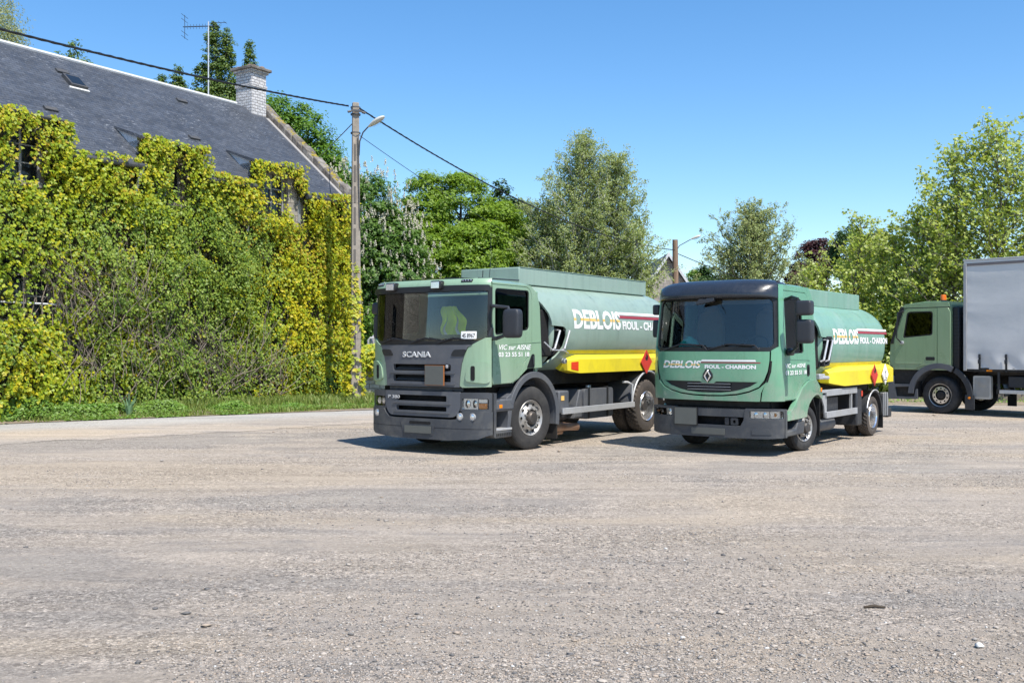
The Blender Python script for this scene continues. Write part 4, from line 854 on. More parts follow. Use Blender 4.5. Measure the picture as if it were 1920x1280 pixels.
# ================================================================ TRUCK 3: curtain sider
def truck3():
    T = thing('curtain_sider_truck', 'green cabbed lorry with grey curtain sided box body and two orange roof beacons', 'lorry', (11.926, 26.316, 0), math.atan2(-.757, .653))
    H = 1.25
    S = lambda u, v, w: (u, -H - w, v); S2 = lambda u, v, w: (u, H + w, v)
    shell = [(-1.28, 1.12), (.27, 1.12), (.27, 2.62), (.22, 2.84), (.10, 2.87), (-.95, 2.84), (-1.09, 2.74), (-1.36, 1.84), (-1.40, 1.40)]
    win = rnd([(-1.02, 1.95, .04), (-.21, 2.02, .06), (-.20, 2.64, .08), (-.90, 2.64, .1)], .05)
    door = rnd([(-1.24, 1.13), (-.70, 1.13, .02), (-.52, 1.24, .08), (-.10, 1.26, .02), (-.10, 2.72, .05), (-.95, 2.72, .1), (-1.24, 1.90, .08)], .03)
    for fn, sd in ((S, -1), (S2, 1)):
        plate('cab_side', [shell, rnd([(-1.04, 1.93), (-.19, 2.0), (-.18, 2.66), (-.91, 2.66)], .05)], -.06, -.012, g_cab3, T, fn)
        plate('a_pillar_trim', [[(-1.37, 1.80), (-1.28, 1.80), (-1.27, 1.92), (-.98, 2.76), (-1.09, 2.76)]], -.011, .012, m_blk, T, fn, bevel=.006)
        d = plate('door', [door, win], -.011, .010, g_cab3, T, fn, bevel=.01)
        plate('window', [rnd([(-1.03, 1.94), (-.19, 2.01), (-.18, 2.66), (-.91, 2.66)], .05)], -.035, -.028, m_glassd, d, fn)
        plate('window_seal', [rnd([(-1.04, 1.93), (-.185, 2.0), (-.175, 2.665), (-.915, 2.665)], .06), rnd([(-.985, 1.985), (-.24, 2.045), (-.23, 2.61), (-.87, 2.61)], .06)], -.02, -.002, m_blk, d, fn)
        plate('door_handle', [rnd([(-.39, 1.37), (-.15, 1.37), (-.15, 1.46), (-.39, 1.46)], .03)], .006, .016, m_blk, d, fn, bevel=.004)
        plate('door_crease', [[(-1.22, 1.275), (-.55, 1.275), (-.50, 1.31), (-1.22, 1.31)]], .009, .018, g_cab3, d, fn, bevel=.006)
        plate('quarter_panel', [[(-.08, 1.26), (.26, 1.26), (.26, 2.60), (.2, 2.72), (-.08, 2.72)]], -.011, .010, g_cab3, T, fn, bevel=.01)
        plate('roof_side', [rnd([(-1.07, 2.74), (.24, 2.74), (.20, 2.86), (-.93, 2.84)], .03)], -.02, .004, g_cab3, T, fn, bevel=.01)
        plate('roof_seam', [[(-1.07, 2.725), (.24, 2.725), (.24, 2.742), (-1.06, 2.742)]], -.010, .006, m_blk, T, fn)
        plate('lower_side', [[(-1.33, .40), (-.62, .40), (-.66, .70), (-.62, .90), (-.52, 1.115), (-1.28, 1.115)]], -.3, -.05, m_dark, T, fn)
        plate('boarding_step', [rnd([(-1.26, .34), (-.62, .36), (-.62, .62), (-.66, .62), (-.70, .42), (-1.20, .41), (-1.24, .66), (-.80, .68), (-.78, .74), (-1.28, .74)], .01)], -.05, .01, m_grey, T, fn, bevel=.01)
        plate('corner_bumper', [rnd([(-1.42, .34), (-1.27, .34), (-1.27, .96), (-1.42, .96)], .03)], -.10, .012, m_grey, T, fn, bevel=.015)
        plate('side_indicator', [rnd([(-1.41, .84), (-1.29, .84), (-1.29, .93), (-1.41, .93)], .01)], .012, .02, m_redr, T, fn)
        archband('wheel_arch', T, -.05, .48, .82, .68, 62, 178, sd * 1.27, sd * .86, m_grey)
        archband('rear_arch', T, -.02, .46, .84, .70, -4, 60, sd * 1.262, sd * .86, m_mirr)
        MB().box(.62, .86, min(sd * 1.255, sd * 1.225), max(sd * 1.255, sd * 1.225), .14, .52).build('mud_flap', m_mirr, T, bevel=.01)
        MB().lathe([(0, .032), (.01, .03), (.012, .001)], (.735, sd * 1.262, .44), 'y', 14, sd).build('round_marker', m_orn, T)
        wheel(T, -.05, .478, .478, sd * 1.19, -sd, 'ring', .30, .30)
        wheel(T, 4.1, .478, .478, sd * 1.22, -sd, 'rear dual', .27, .265)
        MB().box(1.45, 3.5, sd * 1.20 - .015, sd * 1.20 + .015, .575, .665).build('side_guard_rail', m_alu, T, bevel=.004)
        MB().box(1.38, 1.50, min(sd * 1.21, sd * .7), max(sd * 1.21, sd * .7), .56, .68).build('guard_bracket', m_blk, T)
        MB().box(1.62, 2.9, min(sd * 1.12, sd * .5), max(sd * 1.12, sd * .5), .72, 1.0).build('tool_box', m_mirr, T, bevel=.02)
    mb = MB(); mb.prism(rnd([(.80, .42), (1.24, .42), (1.24, 1.0), (.80, 1.0)], .05), -1.19, -1.08, lambda u, v, w: (u, w, v)); ec = mb.build('silencer_cover', plain('beige silencer', (.50, .48, .43), .6, dirt=(.22, .2, .16), dirt_amt=.5), T, bevel=.04)
    mg = plain('silencer mesh', (.34, .33, .30), .7, bmp=.8, bscale=160)
    MB().prism(rnd([(.84, .47), (1.20, .47), (1.20, .95), (.84, .95)], .04), -1.196, -1.19, lambda u, v, w: (u, w, v)).build('mesh_panel', mg, ec)
    MB().lathe([(0, .11), (.006, .09), (.01, .001)], (1.04, -1.196, .82), 'y', 20, -1).build('mesh_rosette', mg, ec)
    # front, roof, back of the cab
    prof = [(-1.28, .40), (-1.42, .42), (-1.44, .9), (-1.42, 1.4), (-1.38, 1.84), (-1.10, 2.74), (-.95, 2.84), (-.4, 2.90), (.12, 2.89), (.24, 2.80), (.27, 2.6), (.27, 1.12), (.20, 1.12), (.2, 2.6), (.1, 2.8), (-.4, 2.84), (-.93, 2.80), (-1.07, 2.70), (-1.35, 1.84), (-1.38, 1.3), (-1.3, .5)]
    MB().prism([p for p in prof], -1.185, 1.185, lambda u, v, w: (u, w, v)).build('cab_shell', g_cab3, T, bevel=.02)
    MB().box(.272, .45, -1.18, 1.18, 1.05, 2.74).build('air_intake', m_blk, T, bevel=.03)
    mb = MB()
    for k in range(12): mb.box(.452, .46, -1.17, 1.17, 1.5 + k * .09, 1.53 + k * .09)
    for k in range(12): mb.box(.30, .44, -1.192, -1.181, 1.5 + k * .09, 1.515 + k * .09)
    mb.build('intake_louvre', m_mirr, T)
    MB().box(-1.25, .2, -1.15, 1.15, 1.13, 1.18).build('cab_floor', m_void, T)
    for y in (.6, -.6):
        mb = MB(); rblock(mb, (.0, y, 1.95), (.10, .26, .42), .5); rblock(mb, (-.2, y, 1.5), (.27, .27, .12), .5); mb.build('seat', m_seat, T)
    MB().tube([(-.85 + .1 * math.sin(t), -.6 + .22 * math.cos(t), 1.95 + .18 * math.sin(t)) for t in [k * math.pi / 8 for k in range(17)]], .016, 6).build('steering_wheel', m_blk, T)
    for x0, y in ((-.17, -.75), (-.12, .50)):
        b = MB().lathe([(0, .085), (.03, .085), (.035, .07)], (x0, y, 2.90), 'z', 20).build('beacon_base', m_blk, T)
        MB().lathe([(.035, .075), (.15, .072), (.175, .06), (.18, .001)], (x0, y, 2.90), 'z', 20).build('beacon_lens', plain('orange beacon', (.72, .16, .01), .25, coat=.5), b)
    MB().tube([(-.98, -1.27, 2.66), (-1.10, -1.36, 2.62), (-1.12, -1.38, 2.3), (-1.12, -1.38, 1.95), (-1.04, -1.30, 1.83), (-1.02, -1.26, 1.82)], .018, 8).build('mirror_arm', m_blk, T)
    mb = MB(); rblock(mb, (-1.03, -1.28, 1.83), (.05, .03, .045), .6); mb.build('mirror_foot', m_silv, T)
    # box body
    X1 = 7.6
    b = MB().box(.62, X1, -1.25, 1.25, 1.10, 1.20).box(.60, .66, -1.26, 1.26, 1.10, 3.86).build('box_frame', m_dark, T, bevel=.006)
    def cf(u, v):
        x = .68 + (X1 - .68) * u; z = 1.165 + 2.64 * v
        low = math.exp(-((v - .05) / .07) ** 2)
        d = .012 * math.sin(x * 5.1) * math.exp(-((v - .08) / .16) ** 2) + .02 * math.sin(x * 9.7 + 6 * v) * low + .004 * math.sin(z * 7 + math.sin(x * 1.3) * 2) + .004 * math.sin(z * 19 + 3 * math.sin(z * 4.3) + x * 3) * math.sin(z * 2.1) * math.exp(-(x - .68) * 4)
        return (x, -1.262 - d, z)
    cu = MB().grid(260, 90, cf).build('side_curtain', m_tarp, T, smooth=70)
    MB().box(.68, X1, 1.255, 1.27, 1.165, 3.80).build('side_curtain', m_tarp, T)
    MB().box(.60, X1, -1.27, -1.20, 3.80, 3.87).box(.60, X1, 1.20, 1.27, 3.80, 3.87).build('top_rail', m_tarp, T, bevel=.01)
    MB().box(.60, X1, -1.278, -1.255, 3.74, 3.80).build('curtain_rail', plain('brown grey pelmet', (.17, .15, .15), .6), T)
    MB().box(.58, X1 + .02, -1.285, 1.285, 3.87, 3.90).build('box_roof', m_alu, T, bevel=.01)
    MB().box(.58, .60, -1.20, 1.20, 1.2, 3.85).build('headboard', m_tarp, T)
    MB().box(X1, X1 + .05, -1.25, -.005, 1.12, 3.86).build('rear_door', m_tarp, T, bevel=.01); MB().box(X1, X1 + .05, .005, 1.25, 1.12, 3.86).build('rear_door', m_tarp, T, bevel=.01)
    MB().box(.595, .675, -1.285, -1.25, 1.12, 3.80).build('corner_post', m_silv, T, bevel=.01)
    k = 0
    x = 1.01
    while x < X1 - .2:
        st = MB().box(x - .025, x + .025, -1.300, -1.292, 1.10, 1.54).build('buckle_strap', m_blk, T)
        MB().box(x - .035, x + .035, -1.325, -1.302, 1.30, 1.40).box(x - .03, x + .03, -1.315, -1.302, 1.45, 1.53).build('buckle', m_mirr, st, bevel=.006)
        x += .64
    MB().box(1.16, 1.30, -1.262, -1.252, 1.11, 1.15).build('side_marker', m_orn, T)
    for s in (-1, 1): MB().box(-1.0, 7.4, s * .42 - .05, s * .42 + .05, .78, 1.05).build('chassis_rail', m_dark, T)
    MB().box(.9, 7.4, -1.1, 1.1, 1.03, 1.10).build('cross_member', m_dark, T)
    MB().box(-1.1, .3, -.85, .85, .5, 1.1).build('engine_block', m_dark, T, bevel=.05)
    MB().box(1.42, 1.47, -1.24, -1.2, .66, 1.1).build('guard_post', m_mirr, T)
    for xx in (-.05, 4.1): MB().tube([(xx, -1, .478), (xx, 1, .478)], .07, 10).build('axle', m_dark, T)
    return T
truck3()
# ================================================================ GROUND
rng = np.random.default_rng(7)
def fnoise(seed, k0=1.0, octs=4, n=10, aniso=(1, 1)):
    g = np.random.default_rng(seed); K = []
    for o in range(octs):
        for _ in range(n):
            a = g.uniform(0, 2 * np.pi); k = k0 * 2 ** o * g.uniform(.7, 1.3)
            K.append((k * np.cos(a) * aniso[0], k * np.sin(a) * aniso[1], g.uniform(0, 6.28), .6 ** o))
    s = math.sqrt(sum(q[3] ** 2 for q in K) / 2)
    def f(x, y):
        r = 0
        for kx, ky, p, a in K: r = r + a * np.sin(kx * x + ky * y + p)
        return r / s / 2.2          # about -1..1
    return f
gn1 = fnoise(3, .9, 5, 8, (.45, 1.0)); gn2 = fnoise(11, 6, 3, 10)
def gheight(x, y):
    k = np.clip((15.5 - y) / 6, 0, 1) * np.clip((y - 2) / 2, 0, 1)
    return k * (.016 * gn1(x, y) + .005 * gn2(x, y))
def spaced(a, b, da, lo, hi, g=1.18):
    m = list(np.arange(lo, hi, da)); s = da
    x = m[0]; L = []
    while x > a: s *= g; x -= s; L.append(x)
    s = da; x = m[-1]; U = []
    while x < b: s *= g; x += s; U.append(x)
    return np.array(L[::-1] + m + U)
def fast_mesh(name, V, F, mats, parent=None, mi=None, smooth=False):
    me = bpy.data.meshes.new(name); k = F.shape[1]
    me.vertices.add(len(V)); me.vertices.foreach_set('co', V.astype(np.float32).ravel())
    me.loops.add(F.size); me.loops.foreach_set('vertex_index', F.astype(np.int32).ravel())
    me.polygons.add(len(F)); me.polygons.foreach_set('loop_start', np.arange(0, F.size, k, dtype=np.int32)); me.polygons.foreach_set('loop_total', np.full(len(F), k, np.int32))
    for m in mats: me.materials.append(m)
    if mi is not None: me.polygons.foreach_set('material_index', mi.astype(np.int32))
    if smooth: me.polygons.foreach_set('use_smooth', np.ones(len(F), bool))
    me.update(calc_edges=True); me.validate() if False else None
    o = bpy.data.objects.new(name, me); COL.objects.link(o)
    if parent: o.parent = parent
    return o
def gravelmat(name, cols, stone=.6, streak=.5, relief=1.0, blend=None):
    m, nt, N, L = newmat(name); p = N['Principled BSDF']; v = coord(nt)
    st = coord(nt, 'Object', (.16, .75, 1), (0, 0, R(-4)))
    big = noise(nt, .55, 7, st, .62, .6)
    pat = noise(nt, .35, 5, v, .6, .3)
    c = ramp(nt, fm(nt, 'ADD', fm(nt, 'MULTIPLY', big, .65), fm(nt, 'MULTIPLY', pat, .35)), [(.39 + .24 * i / (len(cols) - 1), q) for i, q in enumerate(cols)])
    if blend:
        P_, n_, w0, w1, c2 = blend; sx = nt.nodes.new('ShaderNodeSeparateXYZ'); L.new(v, sx.inputs[0])
        w = fm(nt, 'ADD', fm(nt, 'MULTIPLY', fm(nt, 'SUBTRACT', sx.outputs[0], P_[0]), n_[0]), fm(nt, 'MULTIPLY', fm(nt, 'SUBTRACT', sx.outputs[1], P_[1]), n_[1]))
        w = fm(nt, 'ADD', w, fm(nt, 'MULTIPLY', noise(nt, .8, 6, st, .65), 2.2))
        c = mixc(nt, fm(nt, 'MULTIPLY', fm(nt, 'SUBTRACT', w, w0 + 1.1), 1 / (w1 - w0), True), c, ramp(nt, fm(nt, 'ADD', fm(nt, 'MULTIPLY', big, .65), fm(nt, 'MULTIPLY', pat, .35)), [(.39 + .24 * i / (len(c2) - 1), q) for i, q in enumerate(c2)]))
    c = mixc(nt, 1.0, c, ramp(nt, noise(nt, 1, 5, coord(nt, 'Object', (.13, 3.4, 1), (0, 0, R(-7))), .6, .4), ((.3, .88), (.7, 1.10))), 'MULTIPLY')
    # grit: cells of two sizes with their own tones, thinner on the packed dust
    loose = ramp(nt, noise(nt, .9, 6, coord(nt, 'Object', (.4, 1.0, 1)), .65, .5), ((.40, .25), (.62, 1.0)))
    h = None
    for sc, amt in ((150, .4), (62, .6), (30, .45)):
        vo = nt.nodes.new('ShaderNodeTexVoronoi'); vo.inputs['Scale'].default_value = sc; vo.inputs['Randomness'].default_value = 1; L.new(v, vo.inputs['Vector'])
        s = nt.nodes.new('ShaderNodeSeparateColor'); L.new(vo.outputs['Color'], s.inputs[0])
        tone = ramp(nt, s.outputs[0], ((.0, .25), (.28, .82), (.7, 1.05), (.93, 1.8)))
        c = mixc(nt, fm(nt, 'MULTIPLY', loose, amt * stone * 1.6, True), c, mixc(nt, 1.0, c, tone, 'MULTIPLY'))
        d = ramp(nt, vo.outputs['Distance'], ((.0, 1.0), (.45, .0)))
        d = fm(nt, 'MULTIPLY', fm(nt, 'MULTIPLY', d, fm(nt, 'MULTIPLY', s.outputs[1], loose)), 1.0 / sc * 26)
        h = d if h is None else fm(nt, 'ADD', h, d)
    c = mixc(nt, .5, c, mixc(nt, 1.0, c, ramp(nt, noise(nt, 30, 6, v, .75), ((.25, .7), (.75, 1.3))), 'MULTIPLY'))
    L.new(c, p.inputs['Base Color']); p.inputs['Roughness'].default_value = .95; p.inputs['Specular IOR Level'].default_value = .2
    h = fm(nt, 'ADD', h, fm(nt, 'MULTIPLY', noise(nt, 18, 8, v, .75), 1.2))
    L.new(bump(nt, h, 1.0 * relief, .03), p.inputs['Normal']); return m
GC = [(.41, .345, .27), (.445, .375, .295), (.385, .332, .272), (.425, .367, .305), (.325, .29, .252), (.365, .327, .282), (.44, .378, .308)]
g_gravel = gravelmat('dusty gravel', GC)
g_lane = gravelmat('grey lane surface', [(.345, .335, .315), (.385, .37, .345), (.42, .40, .37), (.36, .35, .325)], stone=.35, relief=.5, blend=((-16.5, 18.55), (.5671, -.8236), 1.5, 2.8, GC))
xs = spaced(-900, 900, .10, -7.5, 7.5, 1.13); ys = spaced(-300, 1500, .10, 4.0, 16, 1.12)
X, Y = np.meshgrid(xs, ys, indexing='ij'); Z = gheight(X, Y)
# far beyond the yard the land rolls gently
V = np.stack([X, Y, Z], -1).reshape(-1, 3); nx, ny = len(xs), len(ys)
i = np.arange(nx - 1)[:, None] * ny + np.arange(ny - 1)[None, :]
F4 = np.stack([i, i + ny, i + ny + 1, i + 1], -1).reshape(-1, 4)
tag(fast_mesh('ground', V, F4, [g_gravel], smooth=True), kind='structure')

# lane along the verge, ragged near edge that thins into the gravel
def vedge(t):            # verge edge: t 0 at x=-16, 1 at far right
    return None
P0 = np.array([-16.5, 18.55]); P1 = np.array([-3.94, 27.2]); dv = (P1 - P0); Lv = np.linalg.norm(dv); dv /= Lv; nv = np.array([dv[1], -dv[0]])   # nv points to the camera side
def lane_pt(s, w): return P0 + dv * s + nv * w
S = np.arange(-14, 34, .06); rows = []
ln = fnoise(21, 1.2, 4, 8)
wid = np.interp(S, [-14, 0, 8, 15.2, 22, 34], [5.3, 5.4, 4.9, 4.2, 3.8, 3.6])
V = []; 
for a, s in enumerate(S):
    e0 = -.25; e1 = wid[a] + .45 * float(ln(s * .7, 0.)) + .25 * float(ln(s * 4, 3.)) + .12 * float(ln(s * 11, 5.))
    for j in range(7):
        w = e0 + (e1 - e0) * j / 6; q = lane_pt(s, w); V.append((q[0], q[1], .005 + .012 * math.sin(math.pi * j / 6)))
V = np.array(V); i = np.arange(len(S) - 1)[:, None] * 7 + np.arange(6)[None, :]
F4 = np.stack([i, i + 7, i + 8, i + 1], -1).reshape(-1, 4)
tag(fast_mesh('lane', V, F4, [g_lane], smooth=True), kind='structure')

# loose stones lying on the yard: far too many to count
def rocks(name, n, pos, size, mats, mi, flat=.55, seed=5):
    g = np.random.default_rng(seed)
    base = np.array([(0, 0, 1), (0, 0, -1), (1, 0, 0), (-1, 0, 0), (0, 1, 0), (0, -1, 0), (.6, .6, .5), (-.6, .6, .45), (-.6, -.6, .5), (.6, -.6, .45)], float)
    faces = np.array([(0, 6, 7), (0, 7, 8), (0, 8, 9), (0, 9, 6), (6, 2, 4), (6, 4, 7), (7, 4, 3), (7, 3, 8), (8, 3, 5), (8, 5, 9), (9, 5, 2), (9, 2, 6), (1, 4, 2), (1, 3, 4), (1, 5, 3), (1, 2, 5)])
    B = base[None] * (1 + g.uniform(-.42, .42, (n, 10, 3)))
    B[..., 2] *= flat * g.uniform(.6, 1.2, (n, 1)); B[..., 0] *= g.uniform(.8, 1.5, (n, 1))
    t = g.uniform(0, 6.28, (n, 1)); c, s = np.cos(t), np.sin(t)
    x = B[..., 0] * c - B[..., 1] * s; y = B[..., 0] * s + B[..., 1] * c
    V = np.stack([x, y, B[..., 2]], -1) * size[:, None, None] + pos[:, None, :]
    F3 = (faces[None] + (np.arange(n) * 10)[:, None, None]).reshape(-1, 3)
    return fast_mesh(name, V.reshape(-1, 3), F3, mats, mi=np.repeat(mi, 16) if mi is not None else None)
N_ST = 330000
yy = 4.2 + 18 * rng.random(N_ST) ** 2.0; xx = (rng.random(N_ST) - .5) * (yy * 1.1 + 1.5)
dn = fnoise(31, 1.1, 4, 10, (.5, 1.2)); keep = rng.random(N_ST) < np.clip(.08 + .85 * dn(xx, yy), .025, .7)
xx, yy = xx[keep], yy[keep]; n = len(xx)
sz = .0032 + .007 * rng.random(n) ** 2.2 + .012 * (rng.random(n) < .02) * rng.random(n)
stn = [plain('stone pale', (.42, .37, .315), .9, scale=40), plain('stone grey', (.31, .285, .255), .9, scale=40), plain('stone dark', (.13, .125, .12), .9, scale=40), plain('stone warm', (.37, .30, .235), .9, scale=40), plain('stone white', (.60, .59, .56), .85, scale=40)]
mi = rng.choice(5, n, p=[.34, .24, .20, .21, .01])  # dark stones also stand in for the small shadows between stones
tag(rocks('gravel_stones', n, np.stack([xx, yy, gheight(xx, yy) + sz * .15], -1), sz, stn, mi), 'loose stones and grit scattered over the whole gravel yard', 'gravel', kind='stuff')
def gp(px, py):
    d = 1867 * 1.72 / (py - 650); return (px - 960) / 1867 * d, d
for px, py, s, m, lb in ((385, 1175, .042, 3, 'flat pinkish stone at lower left, largest in the yard'), (350, 1153, .035, 2, 'dark wedge of stone just behind the flat pinkish one'), (1352, 1150, .040, 0, 'round pale grey stone in lower middle right, alone on the grit'),
                         (1836, 1214, .045, 4, 'whitish stone near the lower right corner'), (303, 865, .05, 1, 'small grey stone standing up on the yard near the lane'), (1048, 847, .05, 3, 'brown stone beside the front wheel of the grey grilled tanker'),
                         (1752, 779, .07, 3, 'buff stone lying in front of the lorry wheel'), (408, 1224, .03, 0, 'pale stone right of bottom left, in front of the pinkish one'), (260, 1246, .028, 2, 'dark stone near the bottom left edge')):
    x, y = gp(px, py); tag(rocks('stone', 1, np.array([[x, y, float(gheight(x, y)) + s * .25]]), np.array([s * .68]), [stn[m]], None, .5, seed=px), lb, 'stone', 'larger stones on the yard')
x, y = gp(1640, 1141); MB().tube([(x - .07, y, .012), (x, y + .01, .018), (x + .07, y - .005, .012)], [.008, .011, .007], 6).build('stick', plain('dark wood', (.06, .045, .03), .9))
tag(bpy.data.objects['stick'], 'short dark stick lying on the bare dust at lower right', 'stick')

# ================================================================ LEAVES
def leaf_cloud(name, P, Nn, size, mats, parent=None, mi=None, shape='quad', seed=1, aspect=.62, fold=.18):
    """one small folded leaf per point: P positions, Nn facing directions"""
    g = np.random.default_rng(seed); n = len(P)
    Nn = Nn / (np.linalg.norm(Nn, axis=1, keepdims=True) + 1e-9)
    if parent is None or abs(parent.rotation_euler.z) < .5: Nn = Nn + np.array([.16, -.24, .25]); Nn = Nn / (np.linalg.norm(Nn, axis=1, keepdims=True) + 1e-9)
    a = g.normal(size=(n, 3)); a[:, 2] -= .8
    U = a - (a * Nn).sum(1, keepdims=True) * Nn; U /= np.linalg.norm(U, axis=1, keepdims=True) + 1e-9
    Wd = np.cross(Nn, U)
    if shape == 'quad': T = np.array([(0, -.5, 0), (aspect * .5, 0, fold), (0, .5, 0), (-aspect * .5, 0, fold)]); F = np.array([(0, 1, 2, 3)])
    elif shape == 'lobed': T = np.array([(0, -.42, 0), (.30, -.30, .08), (.52, .02, .12), (.20, .12, .05), (0, .55, -.02), (-.20, .12, .05), (-.52, .02, .12), (-.30, -.30, .08)]); F = np.array([(0, 1, 2, 3), (0, 3, 4, 5), (0, 5, 6, 7)])
    elif shape == 'hand': T = np.array([(0, -.5, 0), (.28, -.1, .1), (.0, .0, 0), (.36, .36, .14), (0, .55, 0), (-.36, .36, .14), (-.28, -.1, .1)]); F = np.array([(0, 1, 2, 6), (2, 3, 4, 5)])
    s = size if hasattr(size, '__len__') else np.full(n, size)
    V = P[:, None, :] + s[:, None, None] * (T[None, :, 0:1] * Wd[:, None] + T[None, :, 1:2] * U[:, None] + T[None, :, 2:3] * Nn[:, None])
    k = len(T); FF = (F[None] + (np.arange(n) * k)[:, None, None]).reshape(-1, F.shape[1])
    return fast_mesh(name, V.reshape(-1, 3), FF, mats, parent, None if mi is None else np.repeat(mi, len(F)))
def sph(g, n):
    a = g.normal(size=(n, 3)); return a / np.linalg.norm(a, axis=1, keepdims=True)
def crown_points(blobs, n, clump, g, shell=.62, droop=0, per=60, flat=.7):
    """clumps of leaves on and inside the blobs; returns positions, normals, clump centres"""
    w = np.array([b[3] * b[4] + b[4] * b[5] + b[3] * b[5] for b in blobs], float); w /= w.sum()
    nc = max(1, n // per); bi = g.choice(len(blobs), nc, p=w); B = np.array(blobs)[bi]
    d = sph(g, nc); r = shell + (1.05 - shell) * g.random(nc) ** .6
    C = B[:, :3] + d * B[:, 3:6] * r[:, None]
    cr = clump * g.uniform(.5, 1.35, nc)
    idx = np.repeat(np.arange(nc), per); q = sph(g, nc * per); rr = g.random(nc * per) ** .45
    off = q * rr[:, None] * cr[idx][:, None]; off[:, 2] *= flat
    P = C[idx] + off
    if droop: P[:, 2] -= droop * g.random(nc * per) ** 2 * 1.0
    Nn = q * .55 + d[idx] * .5 + g.normal(size=q.shape) * .45; Nn[:, 2] += .5
    return P, Nn, C, d
def tree(name, label, base, trunk_h, blobs, n, leaf, clump, mat, bark, cat='tree', shape='quad', shell=.62, droop=0, per=60, tr=.2, limbs=26, seed=1, group=None, aspect=.62, flat=.7, extra=None):
    g = np.random.default_rng(seed)
    T = thing(name, label, cat, (base[0], base[1], 0), 0, group)
    P, Nn, C, d = crown_points(blobs, n, clump, g, shell, droop, per, flat)
    o = np.array([base[0], base[1], 0.])
    ok = P[:, 2] > .05; P, Nn = P[ok], Nn[ok]
    leaf_cloud('crown', P - o, Nn, leaf * g.uniform(.65, 1.25, len(P)), [mat], T, shape=shape, seed=seed, aspect=aspect)
    top = max(b[2] + b[5] * .75 for b in blobs); mb = MB()
    hs = [0, trunk_h * .5, trunk_h, trunk_h + (top - trunk_h) * .5, top * .96]
    cx = np.mean([b[0] for b in blobs]) - base[0]; cy = np.mean([b[1] for b in blobs]) - base[1]
    ax = [Vector((cx * (h / top) ** 1.5 + .12 * math.sin(h * 1.3 + seed), cy * (h / top) ** 1.5, h)) for h in hs]
    mb.tube(ax, [tr * 1.25, tr, tr * .85, tr * .45, tr * .1], 9)
    ch = g.choice(len(C), min(limbs, len(C)), replace=False)
    for k in ch:
        c = Vector(C[k] - o); h = max(trunk_h * .75, min(top * .85, c.z - (0.5 + .35 * math.hypot(c.x - cx, c.y - cy)))); t = 0
        for i in range(4):
            if hs[i] <= h <= hs[i + 1]: t = (h - hs[i]) / (hs[i + 1] - hs[i] + 1e-6); a = ax[i].lerp(ax[i + 1], t); break
        else: a = ax[2]
        m = a.lerp(c, .5) + Vector((0, 0, .12 * (c - a).length)); r0 = tr * .33 * (1 - .6 * h / top)
        mb.tube([a, a.lerp(m, .5) + Vector((g.normal() * .05, g.normal() * .05, .03)), m, c], [r0, r0 * .8, r0 * .55, r0 * .18], 5)
    mb.build('trunk', bark, T, smooth=60, fix=False)
    if extra: extra(T, P, Nn, C, d, g, o)
    return T

def branchy(name, label, base, H, spread, n1, mat, bark, seed, group=None, leaf=.13, z0=.5, shape='lobed', top=None, tr=.09, bare=.0, dens=7, cat='tree'):
    """open crown grown branch by branch: leader, limbs, side twigs, leaves along the twigs"""
    g = np.random.default_rng(seed); T = thing(name, label, cat, (base[0], base[1], 0), 0, group); mb = MB(); L = []
    top = top or (0, 0); lead = lambda h: Vector((top[0] * (h / H) ** 1.4 + .10 * math.sin(h * 1.1 + seed), top[1] * h / H + .1 * math.cos(h * .9 + seed), h))
    mb.tube([lead(H * i / 9) for i in range(10)], [tr * (1.05 - i / 9) + .006 for i in range(10)], 7)
    for i in range(n1):
        t = (i + g.random()) / n1; h = z0 + (H - z0) * t ** .92; az = i * 2.4 + g.normal() * .5
        ln_ = spread * ((1 - t) ** .55 * .95 + .12) * g.uniform(.55, 1.2); el = g.uniform(.15, .75) + .35 * t
        p = lead(h); d = Vector((math.cos(az) * math.cos(el), math.sin(az) * math.cos(el), math.sin(el))); pts = [p.copy()]; k = 6
        for j in range(k):
            d = (d + Vector((g.normal() * .16, g.normal() * .16, .07 + g.normal() * .05))).normalized(); p = p + d * ln_ / k; pts.append(p.copy())
        r0 = tr * .38 * (1 - .6 * t); mb.tube(pts, [r0 * (1 - .88 * j / k) for j in range(k + 1)], 5, cap=False)
        m = max(3, int(ln_ / .16))
        for j in range(m):
            u = bare + (1.02 - bare) * (j + g.random()) / m
            if u < .12: continue
            q = min(u * k, k - .001); a = pts[int(q)].lerp(pts[int(q) + 1], q % 1)
            dd = (Vector(sph(g, 1)[0]) + d * .5 + Vector((0, 0, .25))).normalized(); l2 = g.uniform(.22, .75) * (1.15 - .5 * u) * min(1.3, .5 + spread * .3)
            b = a + dd * l2; c_ = a.lerp(b, .5) + Vector((0, 0, .04))
            if j % 2 == 0: mb.tube([a, c_, b], [.010, .007, .003], 3, cap=False)
            for w in range(dens):
                f = g.random() ** .6; o = a.lerp(b, f); L.append((o.x + g.normal() * .075, o.y + g.normal() * .075, o.z + g.normal() * .065))
    mb.build('trunk', bark, T, smooth=60, fix=False)
    P = np.array(L); Nn = g.normal(size=P.shape) * .6; Nn[:, 2] += .55; Nn[:, 1] -= .35
    leaf_cloud('crown', P, Nn, leaf * g.uniform(.6, 1.25, len(P)), [mat], T, shape=shape, seed=seed)
    return T
